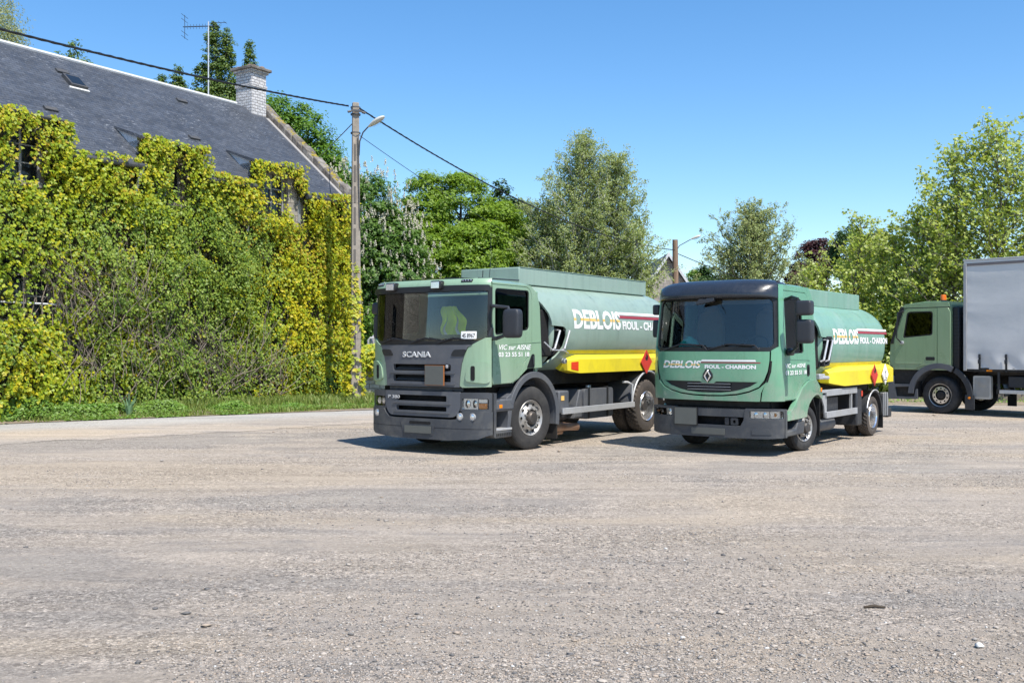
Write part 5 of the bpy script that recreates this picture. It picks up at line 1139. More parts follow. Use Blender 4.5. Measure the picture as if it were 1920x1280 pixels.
# ================================================================ FARMHOUSE   local x runs from the far gable towards the near end, -y goes inside
m_stone = None
def stonemat(name, c1, c2, mortar, sc=(1, 1, 1), bw=.42, rh=.18, bmp=.6, patch=None):
    m, nt, N, L = newmat(name); p = N['Principled BSDF']; v = coord(nt)
    s = nt.nodes.new('ShaderNodeSeparateXYZ'); L.new(v, s.inputs[0]); cb = nt.nodes.new('ShaderNodeCombineXYZ')
    w = noise(nt, 1.6, 4, v, .6)
    L.new(fm(nt, 'ADD', fm(nt, 'ADD', s.outputs[0], s.outputs[1]), fm(nt, 'MULTIPLY', w, .15)), cb.inputs[0]); L.new(fm(nt, 'ADD', s.outputs[2], fm(nt, 'MULTIPLY', w, .12)), cb.inputs[1])
    b = nt.nodes.new('ShaderNodeTexBrick'); b.inputs['Scale'].default_value = 1; b.inputs['Brick Width'].default_value = bw; b.inputs['Row Height'].default_value = rh
    b.inputs['Mortar Size'].default_value = .012; b.inputs['Mortar Smooth'].default_value = .4; b.inputs['Color1'].default_value = (*c1, 1); b.inputs['Color2'].default_value = (*c2, 1); b.inputs['Mortar'].default_value = (*mortar, 1)
    L.new(cb.outputs[0], b.inputs['Vector'])
    c = mixc(nt, .7, b.outputs['Color'], mixc(nt, 1.0, b.outputs['Color'], ramp(nt, noise(nt, 5, 8, v, .7), ((.3, .6), (.7, 1.25))), 'MULTIPLY'))
    L.new(c, p.inputs['Base Color']); p.inputs['Roughness'].default_value = .92
    L.new(bump(nt, fm(nt, 'ADD', fm(nt, 'MULTIPLY', fm(nt, 'SUBTRACT', 1.0, b.outputs['Fac']), 1.0), fm(nt, 'MULTIPLY', noise(nt, 14, 6, v, .7), .8)), bmp, .03), p.inputs['Normal']); return m
def slatemat():
    m, nt, N, L = newmat('roof slates'); p = N['Principled BSDF']; v = coord(nt)
    s = nt.nodes.new('ShaderNodeSeparateXYZ'); L.new(v, s.inputs[0]); cb = nt.nodes.new('ShaderNodeCombineXYZ')
    L.new(s.outputs[0], cb.inputs[0]); L.new(fm(nt, 'MULTIPLY', s.outputs[2], 1.5), cb.inputs[1])
    b = nt.nodes.new('ShaderNodeTexBrick'); b.inputs['Scale'].default_value = 1; b.inputs['Brick Width'].default_value = .22; b.inputs['Row Height'].default_value = .115
    b.inputs['Mortar Size'].default_value = .006; b.inputs['Color1'].default_value = (.040, .048, .062, 1); b.inputs['Color2'].default_value = (.064, .074, .092, 1); b.inputs['Mortar'].default_value = (.02, .022, .028, 1)
    L.new(cb.outputs[0], b.inputs['Vector'])
    c = mixc(nt, .8, b.outputs['Color'], mixc(nt, 1.0, b.outputs['Color'], ramp(nt, noise(nt, .8, 8, coord(nt, 'Object', (1, 1, 2.5)), .7, .5), ((.3, .65), (.7, 1.35))), 'MULTIPLY'))
    li = noise(nt, 13, 6, coord(nt, 'Object', (.5, 1, 1.6)), .8); reg = noise(nt, .5, 3, v)
    f = ramp(nt, fm(nt, 'ADD', li, fm(nt, 'MULTIPLY', reg, .35)), ((.78, 0), (.84, .6)))
    c = mixc(nt, f, c, (.36, .38, .40)); L.new(c, p.inputs['Base Color'])
    L.new(ramp(nt, noise(nt, 6, 4, v), ((.3, .45), (.7, .75))), p.inputs['Roughness'])
    tri = nt.nodes.new('ShaderNodeMath'); tri.operation = 'FRACT'; L.new(fm(nt, 'MULTIPLY', s.outputs[2], 1.5 / .115), tri.inputs[0])
    hh = fm(nt, 'ADD', fm(nt, 'MULTIPLY', fm(nt, 'SUBTRACT', 1.0, tri.outputs[0]), .7), fm(nt, 'MULTIPLY', noise(nt, 9, 5, v, .7), .8))
    L.new(bump(nt, hh, .7, .02), p.inputs['Normal']); return m
m_stone = stonemat('old limestone wall', (.34, .31, .26), (.24, .22, .19), (.17, .155, .13))
m_rubble = stonemat('white rubble wall', (.55, .53, .47), (.42, .40, .35), (.22, .20, .16), bw=.36, rh=.14, bmp=1)
m_wbrick = stonemat('whitewashed chimney brick', (.62, .61, .60), (.50, .50, .50), (.28, .27, .27), bw=.21, rh=.095, bmp=.8)
m_cope = plain('lichened coping stone', (.12, .105, .09), .95, var=.6, scale=11, bmp=1, bscale=14, dirt=(.40, .38, .34), dirt_amt=.9)
m_slate = slatemat()
m_zinc = plain('zinc flashing', (.62, .64, .66), .5, .0, dirt=(.2, .21, .22), dirt_amt=.5)
m_gut = plain('dark gutter', (.05, .055, .062), .55, dirt=(.15, .13, .1), dirt_amt=.6)
m_wood = plain('grey painted wood', (.30, .31, .31), .7, dirt=(.12, .11, .1), dirt_amt=.6)
m_wglass = plain('old window glass', (.014, .018, .022), .12)
m_moss = plain('yellow moss', (.30, .24, .04), .95, var=.5, scale=20, bmp=1, bscale=30)
HO = (-5.48, 32.0); HRZ = math.atan2(-.839, -.544)
HX = Vector((-.544, -.839, 0)); HY = Vector((.839, -.544, 0))
def hw(s, y, z): return Vector((HO[0] + HX.x * s + HY.x * y, HO[1] + HX.y * s + HY.y * y, z))
EV, RG, HD, LEN = 6.5, 9.70, 3.8, 25.0
def house():
    T = thing('farmhouse', 'old stone farmhouse with steep slate roof, smothered in climbing plants', 'house', (HO[0], HO[1], 0), HRZ)
    dorm = [(1.9, 3.8), (5.7, 7.55), (9.72, 11.6), (14.2, 16.1), (18.4, 20.3)]
    wins = [(9.9, 11.25, 2.35, 3.9), (5.6, 6.8, 2.3, 3.8), (2.45, 3.5, 2.3, 3.9), (14.0, 15.3, 2.3, 3.9), (18.4, 19.6, 2.3, 3.9)]
    outline = [(0, 0), (LEN, 0), (LEN, EV)]
    for a, b in reversed(dorm): outline += [(b, EV), (b, 7.05), (a, 7.05), (a, EV)]
    outline += [(0, EV)]
    holes = [[(a, z0), (b, z0), (b, z1), (a, z1)] for a, b, z0, z1 in wins] + [[(a + .45, 5.55), (b - .45, 5.55), (b - .45, 6.85), (a + .45, 6.85)] for a, b in dorm]
    plate('front_wall', [outline] + holes, -.45, 0, m_stone, T, lambda u, v, w: (u, w, v), smooth=0)
    for x0, x1 in ((0, .45), (LEN - .45, LEN)):
        MB().prism([(-.45, 0), (-HD * 2, 0), (-HD * 2, EV), (-HD, RG - .05), (-.45, EV + .3)], x0 + .002, x1 - .002, lambda u, v, w: (w, u, v)).build('gable_wall', m_stone, T)
    MB().box(.45, LEN - .45, -HD * 2, -HD * 2 + .4, 0, EV).build('back_wall', m_stone, T)
    MB().box(.5, LEN - .5, -7.0, -.6, 2.0, 2.1).box(.5, LEN - .5, -3.3, -3.2, 0, 6.4).build('inner_partition', m_dark, T)
    for k, (a, b, z0, z1) in enumerate(wins + [(a + .45, b - .45, 5.55, 6.85) for a, b in dorm]):
        mb = MB(); mb.box(a, b, -.26, -.20, z0, z0 + .06).box(a, b, -.26, -.20, z1 - .06, z1).box(a, a + .06, -.26, -.20, z0 + .06, z1 - .06).box(b - .06, b, -.26, -.20, z0 + .06, z1 - .06)
        mb.box((a + b) / 2 - .03, (a + b) / 2 + .03, -.258, -.198, z0 + .06, z1 - .06)
        for t in (.36, .68): mb.box(a + .06, b - .06, -.256, -.202, z0 + (z1 - z0) * t - .015, z0 + (z1 - z0) * t + .015)
        w = mb.build('window', m_wood, T); MB().box(a, b, -.245, -.235, z0, z1).build('pane', m_wglass, w)
        MB().box(a - .1, b + .1, -.1, .08, z0 - .12, z0 - .002).build('sill', m_stone, w, bevel=.01)
    MB().tube([(9.85, .10, 2.72), (11.4, .10, 2.74)], .022).build('window_rail', m_zinc, T)
    # roof: front slope is a sheet with slots for the dormers
    sl = (RG - EV) / HD
    n = lambda u, v, w: (u, -v + w * sl / math.hypot(1, sl), EV + v * sl + w / math.hypot(1, sl))
    ol = [(-.02, -.22), (LEN, -.22), (LEN, HD), (-.02, HD)]
    o2 = [(-.02, -.22)]
    for a, b in dorm: o2 += [(a + .02, -.22), (a + .02, .35), (b - .02, .35), (b - .02, -.22)]
    o2 += [(LEN, -.22), (LEN, HD), (-.02, HD)]
    rf = plate('roof', [o2], 0, .10, m_slate, T, n, smooth=0)
    MB().add([(-.02, -HD, RG), (LEN, -HD, RG), (LEN, -HD * 2 - .2, EV - .15), (-.02, -HD * 2 - .2, EV - .15), (-.02, -HD, RG + .1), (LEN, -HD, RG + .1), (LEN, -HD * 2 - .2, EV - .05), (-.02, -HD * 2 - .2, EV - .05)], [(0, 1, 2, 3), (4, 5, 6, 7), (0, 1, 5, 4), (2, 3, 7, 6), (1, 2, 6, 5), (0, 3, 7, 4)]).build('back_roof', m_slate, T)
    MB().tube([(1.0, -HD, RG + .12), (LEN, -HD, RG + .12)], .07, 8).build('ridge_capping', plain('pale ridge', (.55, .56, .56), .7), rf)
    # dormers: shed roofs and zinc cheeks
    for a, b in dorm:
        d1 = 1.0; z1 = EV + sl * d1 + .12
        sh = MB().add([(a - .06, .10, 7.06), (b + .06, .10, 7.06), (b + .06, -d1, z1), (a - .06, -d1, z1), (a - .06, .10, 7.15), (b + .06, .10, 7.15), (b + .06, -d1, z1 + .06), (a - .06, -d1, z1 + .06)], [(0, 1, 2, 3), (4, 5, 6, 7), (0, 1, 5, 4), (2, 3, 7, 6), (1, 2, 6, 5), (0, 3, 7, 4)]).build('dormer_roof', m_slate, T)
        for x, e in ((a, .03), (b, -.03)):
            MB().add([(x, -.0, EV + .02), (x, -.0, 7.06), (x, -d1, z1), (x + e, 0, EV + .02), (x + e, 0, 7.06), (x + e, -d1, z1)], [(0, 1, 2), (3, 4, 5), (0, 1, 4, 3), (1, 2, 5, 4), (0, 2, 5, 3)]).build('dormer_cheek', m_zinc, T)
            MB().tube([(x, .05, 7.08), (x, -d1, z1)], .04, 6).build('verge_trim', m_zinc, T)
            MB().box(x - .05, x + .05, -.01, .03, 5.5, 7.05).build('dormer_post', m_wood, T)
        MB().tube([(a - .08, .16, 7.08), (b + .08, .16, 7.08)], .055, 8).build('dormer_gutter', m_gut, T)
        MB().box(a + .03, b - .03, -1.3, -.9, 5.4, 7.1).build('dormer_dark_back', m_void, T)
    # skylight, slate vents
    def on_roof(name, s0, s1, v0, v1, h, m, par):
        mb = MB(); mb.v = [n(u, v, w) for u in (s0, s1) for v in (v0, v1) for w in (.1, .1 + h)]; mb.f = [(0, 1, 3, 2), (4, 6, 7, 5), (0, 4, 5, 1), (2, 3, 7, 6), (0, 2, 6, 4), (1, 5, 7, 3)]; mb.m = [0] * 6
        return mb.build(name, m, par)
    sk = on_roof('skylight', 7.42, 7.92, 2.50, 2.92, .10, m_gut, T); on_roof('skylight_pane', 7.47, 7.87, 2.55, 2.88, .105, m_wglass, sk); on_roof('skylight_apron', 7.39, 7.97, 2.43, 2.495, .03, plain('white apron', (.6, .6, .58), .6), sk)
    for s, v in ((7.6, 3.05), (9.1, 1.2), (3.6, 3.1), (4.6, 1.3), (9.6, 3.3)): on_roof('slate_vent', s, s + .35, v, v + .12, .05, m_gut, rf)
    for s0, s1 in ((-.1, 1.85), (3.85, 5.65), (7.6, 9.7), (11.65, 14.15), (16.15, 18.35)):
        MB().tube([(s0, .30, EV - .18), (s1, .30, EV - .22)], .075, 10).build('gutter', m_gut, T)
        MB().tube([(s0 + .1, .30, EV - .25), (s0 + .12, .22, EV - .5), (s0 + .15, .08, EV - .8), (s0 + .15, .07, 3.2)], .05, 8).build('downpipe', m_zinc, T)
    # chimney
    ch = MB().box(.02, .66, -HD - .38, -HD + .38, RG - .6, 11.0).build('chimney', m_wbrick, T)
    MB().box(-.01, .69, -HD - .41, -HD + .41, 10.45, 10.55).box(-.04, .72, -HD - .44, -HD + .44, 10.94, 11.02).build('brick_course', m_wbrick, ch)
    MB().box(-.12, .80, -HD - .52, -HD + .52, 11.02, 11.12).build('cap_slab', m_cope, ch, bevel=.02)
    mb = MB(); rg = random.Random(4)
    for k in range(16): rblock(mb, (.05 + rg.random() * .6, -HD + (rg.random() - .5) * .8, 11.15), (.09, .09, .05), .8, 4)
    mb.build('mossy_rubble', plain('orange brown rubble', (.22, .14, .09), .95, var=.6, scale=30), ch)
    MB().box(-.0, .70, -HD + .38, -HD + .44, RG - .65, RG - .33).build('lead_flashing', m_zinc, ch)
    # gable parapet with weathered coping
    mb = MB(); rg = random.Random(8); k = 0.0
    while k < HD + .1:
        stp = .22 + rg.random() * .12; a, b = -k + .12, -k - stp + .13; z = EV + k * sl; h = .24 + rg.random() * .08
        mb.add([(x, y, zz) for x, (lo, hi) in ((-.42 - rg.random() * .05, (0, 0)), (-.03, (0, 0))) for y, zz in ((a, z - .15), (a, z + h), (b, z + sl * stp - .15), (b, z + sl * stp + h))], [(0, 1, 3, 2), (4, 6, 7, 5), (0, 4, 5, 1), (2, 3, 7, 6), (0, 2, 6, 4), (1, 5, 7, 3)]); k += stp
    cp = mb.build('gable_coping', m_cope, T, bevel=.025)
    for k in range(9):
        mb = MB()
        for q in range(16):
            kk = (k + rg.random()) / 9 * HD; rblock(mb, (-.08 - .3 * rg.random(), -kk + .0, EV + kk * sl + .30), (.05, .06 + .05 * rg.random(), .045), .8)
        tag(mb.build('moss', m_moss, cp), kind='stuff')
    MB().prism([(-.02, -.2), (.12, -.2), (.12, HD - .4), (-.02, HD - .4)], .10, .125, lambda u, v, w: n(u, v, w)).build('flashing_strip', plain('mortar fillet', (.30, .29, .28), .9), rf)
    return T
house()
# television aerial on the ridge
b = hw(2.15, -HD, 0)
A = thing('tv_antenna', 'tall tv aerial on a thin pale mast rising from the slate ridge', 'antenna', (b.x, b.y, RG))
MB().tube([(0, 0, -.2), (0, 0, 2.55)], .022, 8).build('mast', m_alu, A)
mb = MB(); D = Vector((-1, .1, .0)).normalized(); E_ = Vector((.1, 1, 0)).normalized(); o = Vector((0, 0, 2.40))
mb.tube([o + D * .85, o - D * .35], .013, 6)
for k in range(9): q = o + D * (.8 - .1 * k); mb.tube([q + E_ * .14 + Vector((0, 0, .03)), q - E_ * .14 - Vector((0, 0, .03))], .007, 5); mb.tube([q + Vector((0, 0, .08)), q - Vector((0, 0, .08))], .006, 5)
for z in (-.35, -.2, .2, .35): mb.tube([o + D * .80 + Vector((0, 0, z)) + E_ * .25, o + D * .80 + Vector((0, 0, z)) - E_ * .25], .007, 5)
mb.tube([o + D * .80 + Vector((0, 0, -.38)), o + D * .80 + Vector((0, 0, .38))], .009, 5)
o2 = Vector((0, 0, 2.5)); mb.tube([o2, o2 - D * .6], .009, 6)
for k in range(3): q = o2 - D * (.2 + .18 * k); mb.tube([q + E_ * .15, q - E_ * .15], .005, 5)
mb.build('aerial_elements', m_mirr, A, fix=False)

# ================================================================ CLIMBING PLANTS ON THE WALL
lv_yel = leafmat('yellow creeper leaf', [(.54, .46, .015), (.48, .47, .02), (.36, .42, .02), (.26, .36, .02), (.46, .34, .03)], .35, .55)
lv_yg = leafmat('yellow green creeper leaf', [(.38, .42, .015), (.29, .37, .02), (.18, .29, .02), (.44, .43, .015)], .35, .8)
lv_grn = leafmat('green climber leaf', [(.12, .21, .025), (.19, .28, .035), (.27, .34, .05), (.15, .235, .03)], .3, .9)
m_stem = plain('dry vine stem', (.20, .165, .13), .9, var=.4, scale=12)
bark_d = barkmat('dark bark', (.09, .075, .06)); bark_w = barkmat('birch bark', (.45, .44, .41), 4); bark_g = barkmat('grey bark', (.17, .155, .13))
nA = fnoise(41, .9, 4, 9); nB = fnoise(42, 1.1, 4, 9); nC = fnoise(43, 2.4, 3, 9); nD = fnoise(44, .7, 3, 8)
dorm = [(1.9, 3.8), (5.7, 7.55), (9.72, 11.6), (14.2, 16.1), (18.4, 20.3)]
def wall_top(s):
    t = np.full_like(s, EV - .05)
    for a, b in dorm: t = np.where((s > a - .12) & (s < b + .12), 7.12, t)
    return t
def greenness(s, z):      # 1 where the green climber rules: middle, low
    g = np.exp(-((s - 6.0) / 3.1) ** 2) * np.clip((6.3 - z) / 1.6, 0, 1) * 1.0 + .32 * nB(s, z)
    q = s + .9 * nD(s, z) + .5 * nC(s, z); g = g * np.clip((q - 2.2) / 1.8, 0, 1); g = g + .55 * np.clip((2.2 - z) / 1.5, 0, 1) * np.clip((q + 1) / 2, 0, 1) * (s < 4.5)
    return np.clip(g + .5 * np.exp(-((s - 10.5) / 2) ** 2) * np.clip((4.7 - z), 0, 1) * 0 + .35 * np.clip((z < 4.8) * (s > 8.5) * nA(s, z), 0, 1), 0, 1)
def bare(s, z):
    b = .16 + .55 * np.clip(-nC(s, z) - .25, 0, 1)
    for a, c, z0, z1, k in ((9.9, 11.3, 2.4, 4.0, .62), (9.05, 9.75, .9, 4.2, .55), (2.6, 3.35, 2.3, 3.5, .6), (3.1, 3.5, 3.7, 5.0, .4), (2.1, 3.6, 5.6, 6.9, .78), (6.2, 6.9, 5.5, 6.7, .45), (10.3, 11.1, 5.5, 6.85, .75), (1.7, 2.2, 5.4, 6.2, .6), (.8, 1.7, 1.6, 3.6, .25), (8.0, 9.0, .2, .9, .4), (6.6, 7.3, 1.0, 2.6, .3)):
        b = b + k * np.exp(-(((s - (a + c) / 2) / ((c - a) / 2 + .12)) ** 4 + ((z - (z0 + z1) / 2) / ((z1 - z0) / 2 + .15)) ** 4))
    return b
def wall_leaves(name, label, n, which, mats, size, shape, seed):
    g = np.random.default_rng(seed); per = 26; nc = n // per
    s = np.repeat(g.uniform(-.35, 14.5, nc), per); z = np.repeat(g.uniform(.0, 7.35, nc), per); yo = np.repeat(g.random(nc), per)
    r = .17 if which == 'green' else .15; s = s + r * g.normal(size=s.shape) * .8; dz = g.random(s.shape); z = z - dz * r * 2.2; n = len(s)
    G = greenness(s, z); top = wall_top(s) + .10 * nA(s * 3, z) + .05
    bz = bare(s, z)
    near = g.random(n)
    if which == 'green': keep = (near < np.clip(G * 1.3 - .1, 0, 1)) & (g.random(n) > bz * .8)
    else: keep = (near > G * .85) & (g.random(n) > bz)
    keep &= z < top
    if which == 'green': keep &= ~((nC(s * 1.7 + 5, z * 1.5) > .42) & (g.random(n) < .85))
    else: keep &= ~((nC(s * 1.9 + 9, z * 1.6) > .52) & (g.random(n) < .7))
    s, z, G = s[keep], z[keep], G[keep]
    thick = .15 + .16 * (nC(s, z) + 1) + .12 * np.clip(nD(s, z), 0, 1)
    if which == 'green': thick = thick + .30 * np.clip((5.4 - z) / 3, 0, 1) + .25 * np.clip(nB(s * 1.3, z * 1.3), 0, 1)
    # foliage thins towards the bottom edge
    y = thick * (.15 + .85 * yo[keep]) + .10 * dz[keep] * yo[keep] + .05 * g.random(len(s)) + .02
    if which != 'green': # hanging rows: leaves gather on tresses
        s = s + .07 * np.sin(z * 9 + s * 17)
    P = np.stack([s, y, z], -1); Nn = np.stack([.35 * g.normal(size=len(s)), 1.0 + 0 * s, .45 + .4 * g.normal(size=len(s))], -1)
    T = thing(name, label, 'climbing plant', (HO[0], HO[1], 0), HRZ)
    if len(mats) == 2:
        yel = np.clip((4.5 - s + .8 * nB(s, z)) / 1.8, 0, 1) * 1.2 + .35 * nA(s * 1.7, z * 1.7) + .45 * (z > 5.4) + .35 * np.clip((2.8 - z) / 1.5, 0, 1) * (s > 5)
        mi = np.where(g.random(len(s)) < np.clip(yel, .04, .95), 0, 1)
    else: mi = None
    leaf_cloud('foliage', P, Nn, size * g.uniform(.6, 1.3, len(s)), mats, T, mi, shape, seed)
    return T, g
def stems(T, g, n, reg, ythick, r, wander=.35, name='stem'):
    mb = MB()
    for k in range(n):
        a, c, z0, z1 = reg[k % len(reg)]; s = g.uniform(a, c); z = g.uniform(z0, z0 + (z1 - z0) * .5); L = g.uniform(.4, 1) * (z1 - z0) * .8; y = g.uniform(.05, ythick); p = []
        dx = g.normal() * wander
        for i in range(7):
            p.append((s + dx * L * i / 6 + .05 * g.normal(), max(.03, y + .05 * g.normal()), z + L * i / 6 * (1 - .25 * abs(dx)) - .25 * L * (i / 6) ** 2 * (g.random() < .15)))
        mb.tube(p, [r * (1 - .8 * i / 6) for i in range(7)], 4, cap=False)
    return mb.build(name, m_stem, T, fix=False, smooth=60)
T, g = wall_leaves('creeper', 'yellow and lime creeper with lobed leaves hanging over the farmhouse wall and dormers', 165000, 'yellow', [lv_yel, lv_yg], .09, 'lobed', 51)

g2 = np.random.default_rng(57); n2 = 60000; s2 = g2.uniform(-.3, 14.5, n2); z2 = g2.uniform(0, 7.1, n2); k2 = (z2 < wall_top(s2) - .05) & (g2.random(n2) > bare(s2, z2) * 1.15 - .1); s2, z2 = s2[k2], z2[k2]; n2 = len(s2)
leaf_cloud('gap_shade_leaves', np.stack([s2, .02 + .10 * g2.random(n2), z2], -1), np.stack([.4 * g2.normal(size=n2), np.ones(n2), .4 * g2.normal(size=n2)], -1), .12, [leafmat('gap shade leaf', [(.035, .04, .012), (.05, .05, .018), (.06, .045, .025)], .1, 2)], T, shape='quad', seed=58)  # dark leaf layer near the wall, coloured to stand in for gap shade
stems(T, g, 150, [(0, 13, .1, 5), (.2, 4, .1, 3), (8.5, 11, 1, 4.5), (6.5, 9, .1, 2.5)], .18, .016, .2)
T, g = wall_leaves('climbing_shrub', 'dense darker green climber massed over the middle of the farmhouse wall', 125000, 'green', [lv_grn], .082, 'quad', 52)
stems(T, g, 420, [(3.5, 10.5, .1, 2.6), (4, 8.5, .3, 3.6), (7, 10, 2, 4.5), (3, 6, .1, 2)], .75, .011, .7)

# ================================================================ UTILITY POLE, LAMP, CABLES
m_pole = stonemat('weathered concrete pole', (.33, .285, .235), (.28, .25, .21), (.22, .20, .17), bw=3, rh=2, bmp=.3)
PX, PY = -4.62, 29.4
T = thing('utility_pole', 'tall weathered concrete utility pole wreathed in yellow creeper beside the farmhouse corner', 'utility pole', (PX, PY, 0), R(20))
mb = MB()
def pr(z): return .155 - .0075 * z
mb.add([(sx * pr(z) * 1.05, sy * pr(z) * .85, z) for z in (0, 8.92) for sx, sy in ((-1, -1), (1, -1), (1, 1), (-1, 1))], [(0, 1, 2, 3), (4, 5, 6, 7), (0, 1, 5, 4), (1, 2, 6, 5), (2, 3, 7, 6), (3, 0, 4, 7)])
mb.build('shaft', m_pole, T, bevel=.02)
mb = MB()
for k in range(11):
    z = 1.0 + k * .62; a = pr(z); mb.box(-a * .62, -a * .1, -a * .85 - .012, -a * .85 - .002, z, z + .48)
mb.build('recess', plain('painted recess shade', (.12, .11, .10), .95), T)  # dark plates on the shaft face, coloured like shaded hollows
mb = MB()
for z in (8.75, 8.55, 8.0): mb.lathe([(0, .15), (.04, .15)], (0, 0, z), 'z', 12)
mb.tube([(.05, -.14, 7.95), (.07, -.14, 6.5), (.1, -.13, 5.2)], .015, 6); mb.box(-.16, .16, -.17, -.12, 8.62, 8.68)
for sx in (-1, 1): mb.tube([(sx * .16, -.15, 8.62), (sx * .26, -.15, 8.60)], .035, 8)
mb.build('fittings', m_gut, T)
PC = lambda x, y, z: Vector((PX + x, PY + y, z))
def lamp(name, label, base, pts, head, hd, hs=1.0):
    L = thing(name, label, 'street lamp', base, 0, 'street lamps on poles'); o = Vector(base)
    MB().tube([Vector(p) - o for p in pts], .020 * hs, 8).build('arm', m_gut, L)
    h = Vector(head) - o; d = Vector(hd).normalized(); up = Vector((0, 0, 1)); sd_ = d.cross(up).normalized(); u2 = sd_.cross(d).normalized()
    def hf(u, v):
        t = u; a = v * 2 * math.pi; w = math.sin(math.pi * min(1, t * .92 + .08)) ** .6 * (.55 + .45 * t)
        return h + d * (t * .62 * hs) + sd_ * (math.cos(a) * .15 * w * hs) + u2 * ((math.sin(a) * (.115 if math.sin(a) > 0 else .06)) * w * hs)
    hdm = MB().grid(14, 18, hf).build('lamp_head', plain('cream lamp shell', (.55, .54, .49), .5), L, smooth=60)
    def gf(u, v):
        a = v * 2 * math.pi; return h + d * ((.34 + .22 * u * math.cos(a)) * hs) + sd_ * (math.sin(a) * .12 * u * hs) - u2 * (.062 + .035 * (1 - u * u)) * hs
    MB().grid(5, 16, gf).build('lamp_bowl', m_clear, L, smooth=60); 
    return L
lamp('street_lamp', 'cream street lamp head on a curved arm, fixed to the tall concrete pole', (PX + .12, PY - .1, 7.6), [PC(.12, -.10, 7.35), PC(.14, -.12, 7.75), PC(.25, -.2, 8.0), PC(.45, -.3, 8.18)], PC(.42, -.28, 8.14), (.80, -.35, .42), 1.0)
def cable(name, label, pts, r, sag=0, n=24, tw=0):
    mb = MB(); p = []
    for a, b in zip(pts[:-1], pts[1:]):
        a, b = Vector(a), Vector(b)
        for i in range(n): t = i / n; q = a.lerp(b, t); q.z -= sag * 4 * t * (1 - t) * (b - a).length / 20; p.append(q)
    p.append(Vector(pts[-1]))
    if tw: 
        for ph in (0, 2.1, 4.2): mb.tube([q + Vector((0, 0, tw * math.sin(i * 1.9 + ph))) + Vector((tw * math.cos(i * 1.9 + ph), 0, 0)) for i, q in enumerate(p)], r, 5)
    else: mb.tube(p, r, 6)
    return tag(mb.build(name, m_blk, None, fix=False, smooth=60), label, 'cable')
cable('twisted_cable', 'thick twisted cable running from upper left over the roof to the tall pole', [(-14.7, 5.0, 6.9), (PX - .2, PY - .1, 8.80)], .017, .32, 90, .015)
cable('twisted_cable', 'thick twisted cable sloping from the tall pole down to the right towards the wooden pole', [(PX + .15, PY - .1, 8.72), (8.45, 51.8, 6.75)], .016, .62, 90, .014)
cable('thin_cable', 'thin cable hanging from the tall pole to the right, below the twisted one', [(PX + .12, PY, 7.95), (5.2, 49, 4.6)], .009, .35, 40)
cable('house_cable', 'short cable from the tall pole down to the back of the farmhouse', [(PX - .1, PY, 8.3), (-8.75, 41, 8.75)], .014, .05, 20)
# creeper on the pole
g = np.random.default_rng(61); n = 1500
z = .3 + 3.9 * g.random(n) ** 1.1; a = g.uniform(0, 6.28, n); rr = (.15 + .11 * g.random(n)) * np.clip(1.35 - z / 4.6, .3, 1.1)
P = np.stack([rr * np.cos(a) * 1.1 - .02, rr * np.sin(a), z], -1); keep = ~((np.abs(P[:, 0] - .08) < .13) & (P[:, 1] < 0) & (g.random(n) < .8)) | (z > 2.6); P = P[keep]; a = a[keep]
T = thing('creeper', 'yellow creeper strands climbing the lower half of the tall concrete pole', 'climbing plant', (PX, PY, 0), 0)
leaf_cloud('foliage', P, np.stack([np.cos(a), np.sin(a) - .3, .4 + 0 * a], -1), .13 * g.uniform(.6, 1.3, len(P)), [lv_yel], T, shape='lobed', seed=62)
stems(T, g, 14, [(-.15, .1, 0, 4)], .2, .012, .03)
# second pole with lamp
T = thing('utility_pole', 'short brown wooden utility pole in front of the distant stone gable', 'utility pole', (8.55, 52, 0))
MB().tube([(0, 0, 0), (0, 0, 4), (-.03, 0, 7.3)], [.19, .17, .14], 12).build('shaft', barkmat('brown pole wood', (.24, .16, .11), 5), T)
lamp('street_lamp', 'small white street lamp head on an arm, fixed to the distant wooden pole', (8.6, 52, 6.8), [(8.65, 51.9, 6.85), (8.72, 51.9, 6.98), (9.3, 51.6, 7.3)], (9.25, 51.6, 7.27), (.9, -.2, .33), .95)
cable('thin_cable', 'thin cable running right from the wooden pole past the pine', [(8.6, 52, 6.6), (13.6, 58, 5.6), (20, 66, 5.8)], .02, .1, 12)
# distant house gable
T = thing('stone_house', 'distant stone house gable with grey slate roof, half hidden behind the birch', 'house', (9.4, 60, 0))
pts = [(-1.9, 0), (1.9, 0), (1.9, 4.3), (0, 7.1), (-1.9, 4.3)]
plate('wall', [pts, rnd([(-.45, 4.0), (.25, 4.0), (.25, 5.2, .3), (-.45, 5.2, .3)], .02)], 0, .35, stonemat('pinkish gable stone', (.42, .38, .34), (.30, .27, .25), (.24, .22, .2)), T, lambda u, v, w: (u, w, v), smooth=0)
MB().box(-1.85, 1.85, .36, 9, 0, 4.25).build('body', m_stone, T)
for s in (-1, 1): MB().add([(s * 2.25, y, 3.80) for y in (-.3, 9)] + [(0, y, 7.15) for y in (-.3, 9)] + [(s * 2.25, y, 3.95) for y in (-.3, 9)] + [(0, y, 7.35) for y in (-.3, 9)], [(0, 1, 3, 2), (4, 5, 7, 6), (0, 1, 5, 4), (2, 3, 7, 6), (0, 2, 6, 4), (1, 3, 7, 5)]).build('roof', m_slate, T)
for s in (-1, 1): MB().add([(s * 2.3, y, z) for y in (-.36, -.3) for z in (3.7, 3.95)] + [(0, y, z) for y in (-.36, -.3) for z in (7.15, 7.4)], [(0, 1, 3, 2), (4, 5, 7, 6), (0, 1, 5, 4), (2, 3, 7, 6), (0, 2, 6, 4), (1, 3, 7, 5)]).build('verge_board', m_zinc, T)
MB().box(-.5, .3, .2, .3, 3.9, 5.25).build('window', m_wglass, T)
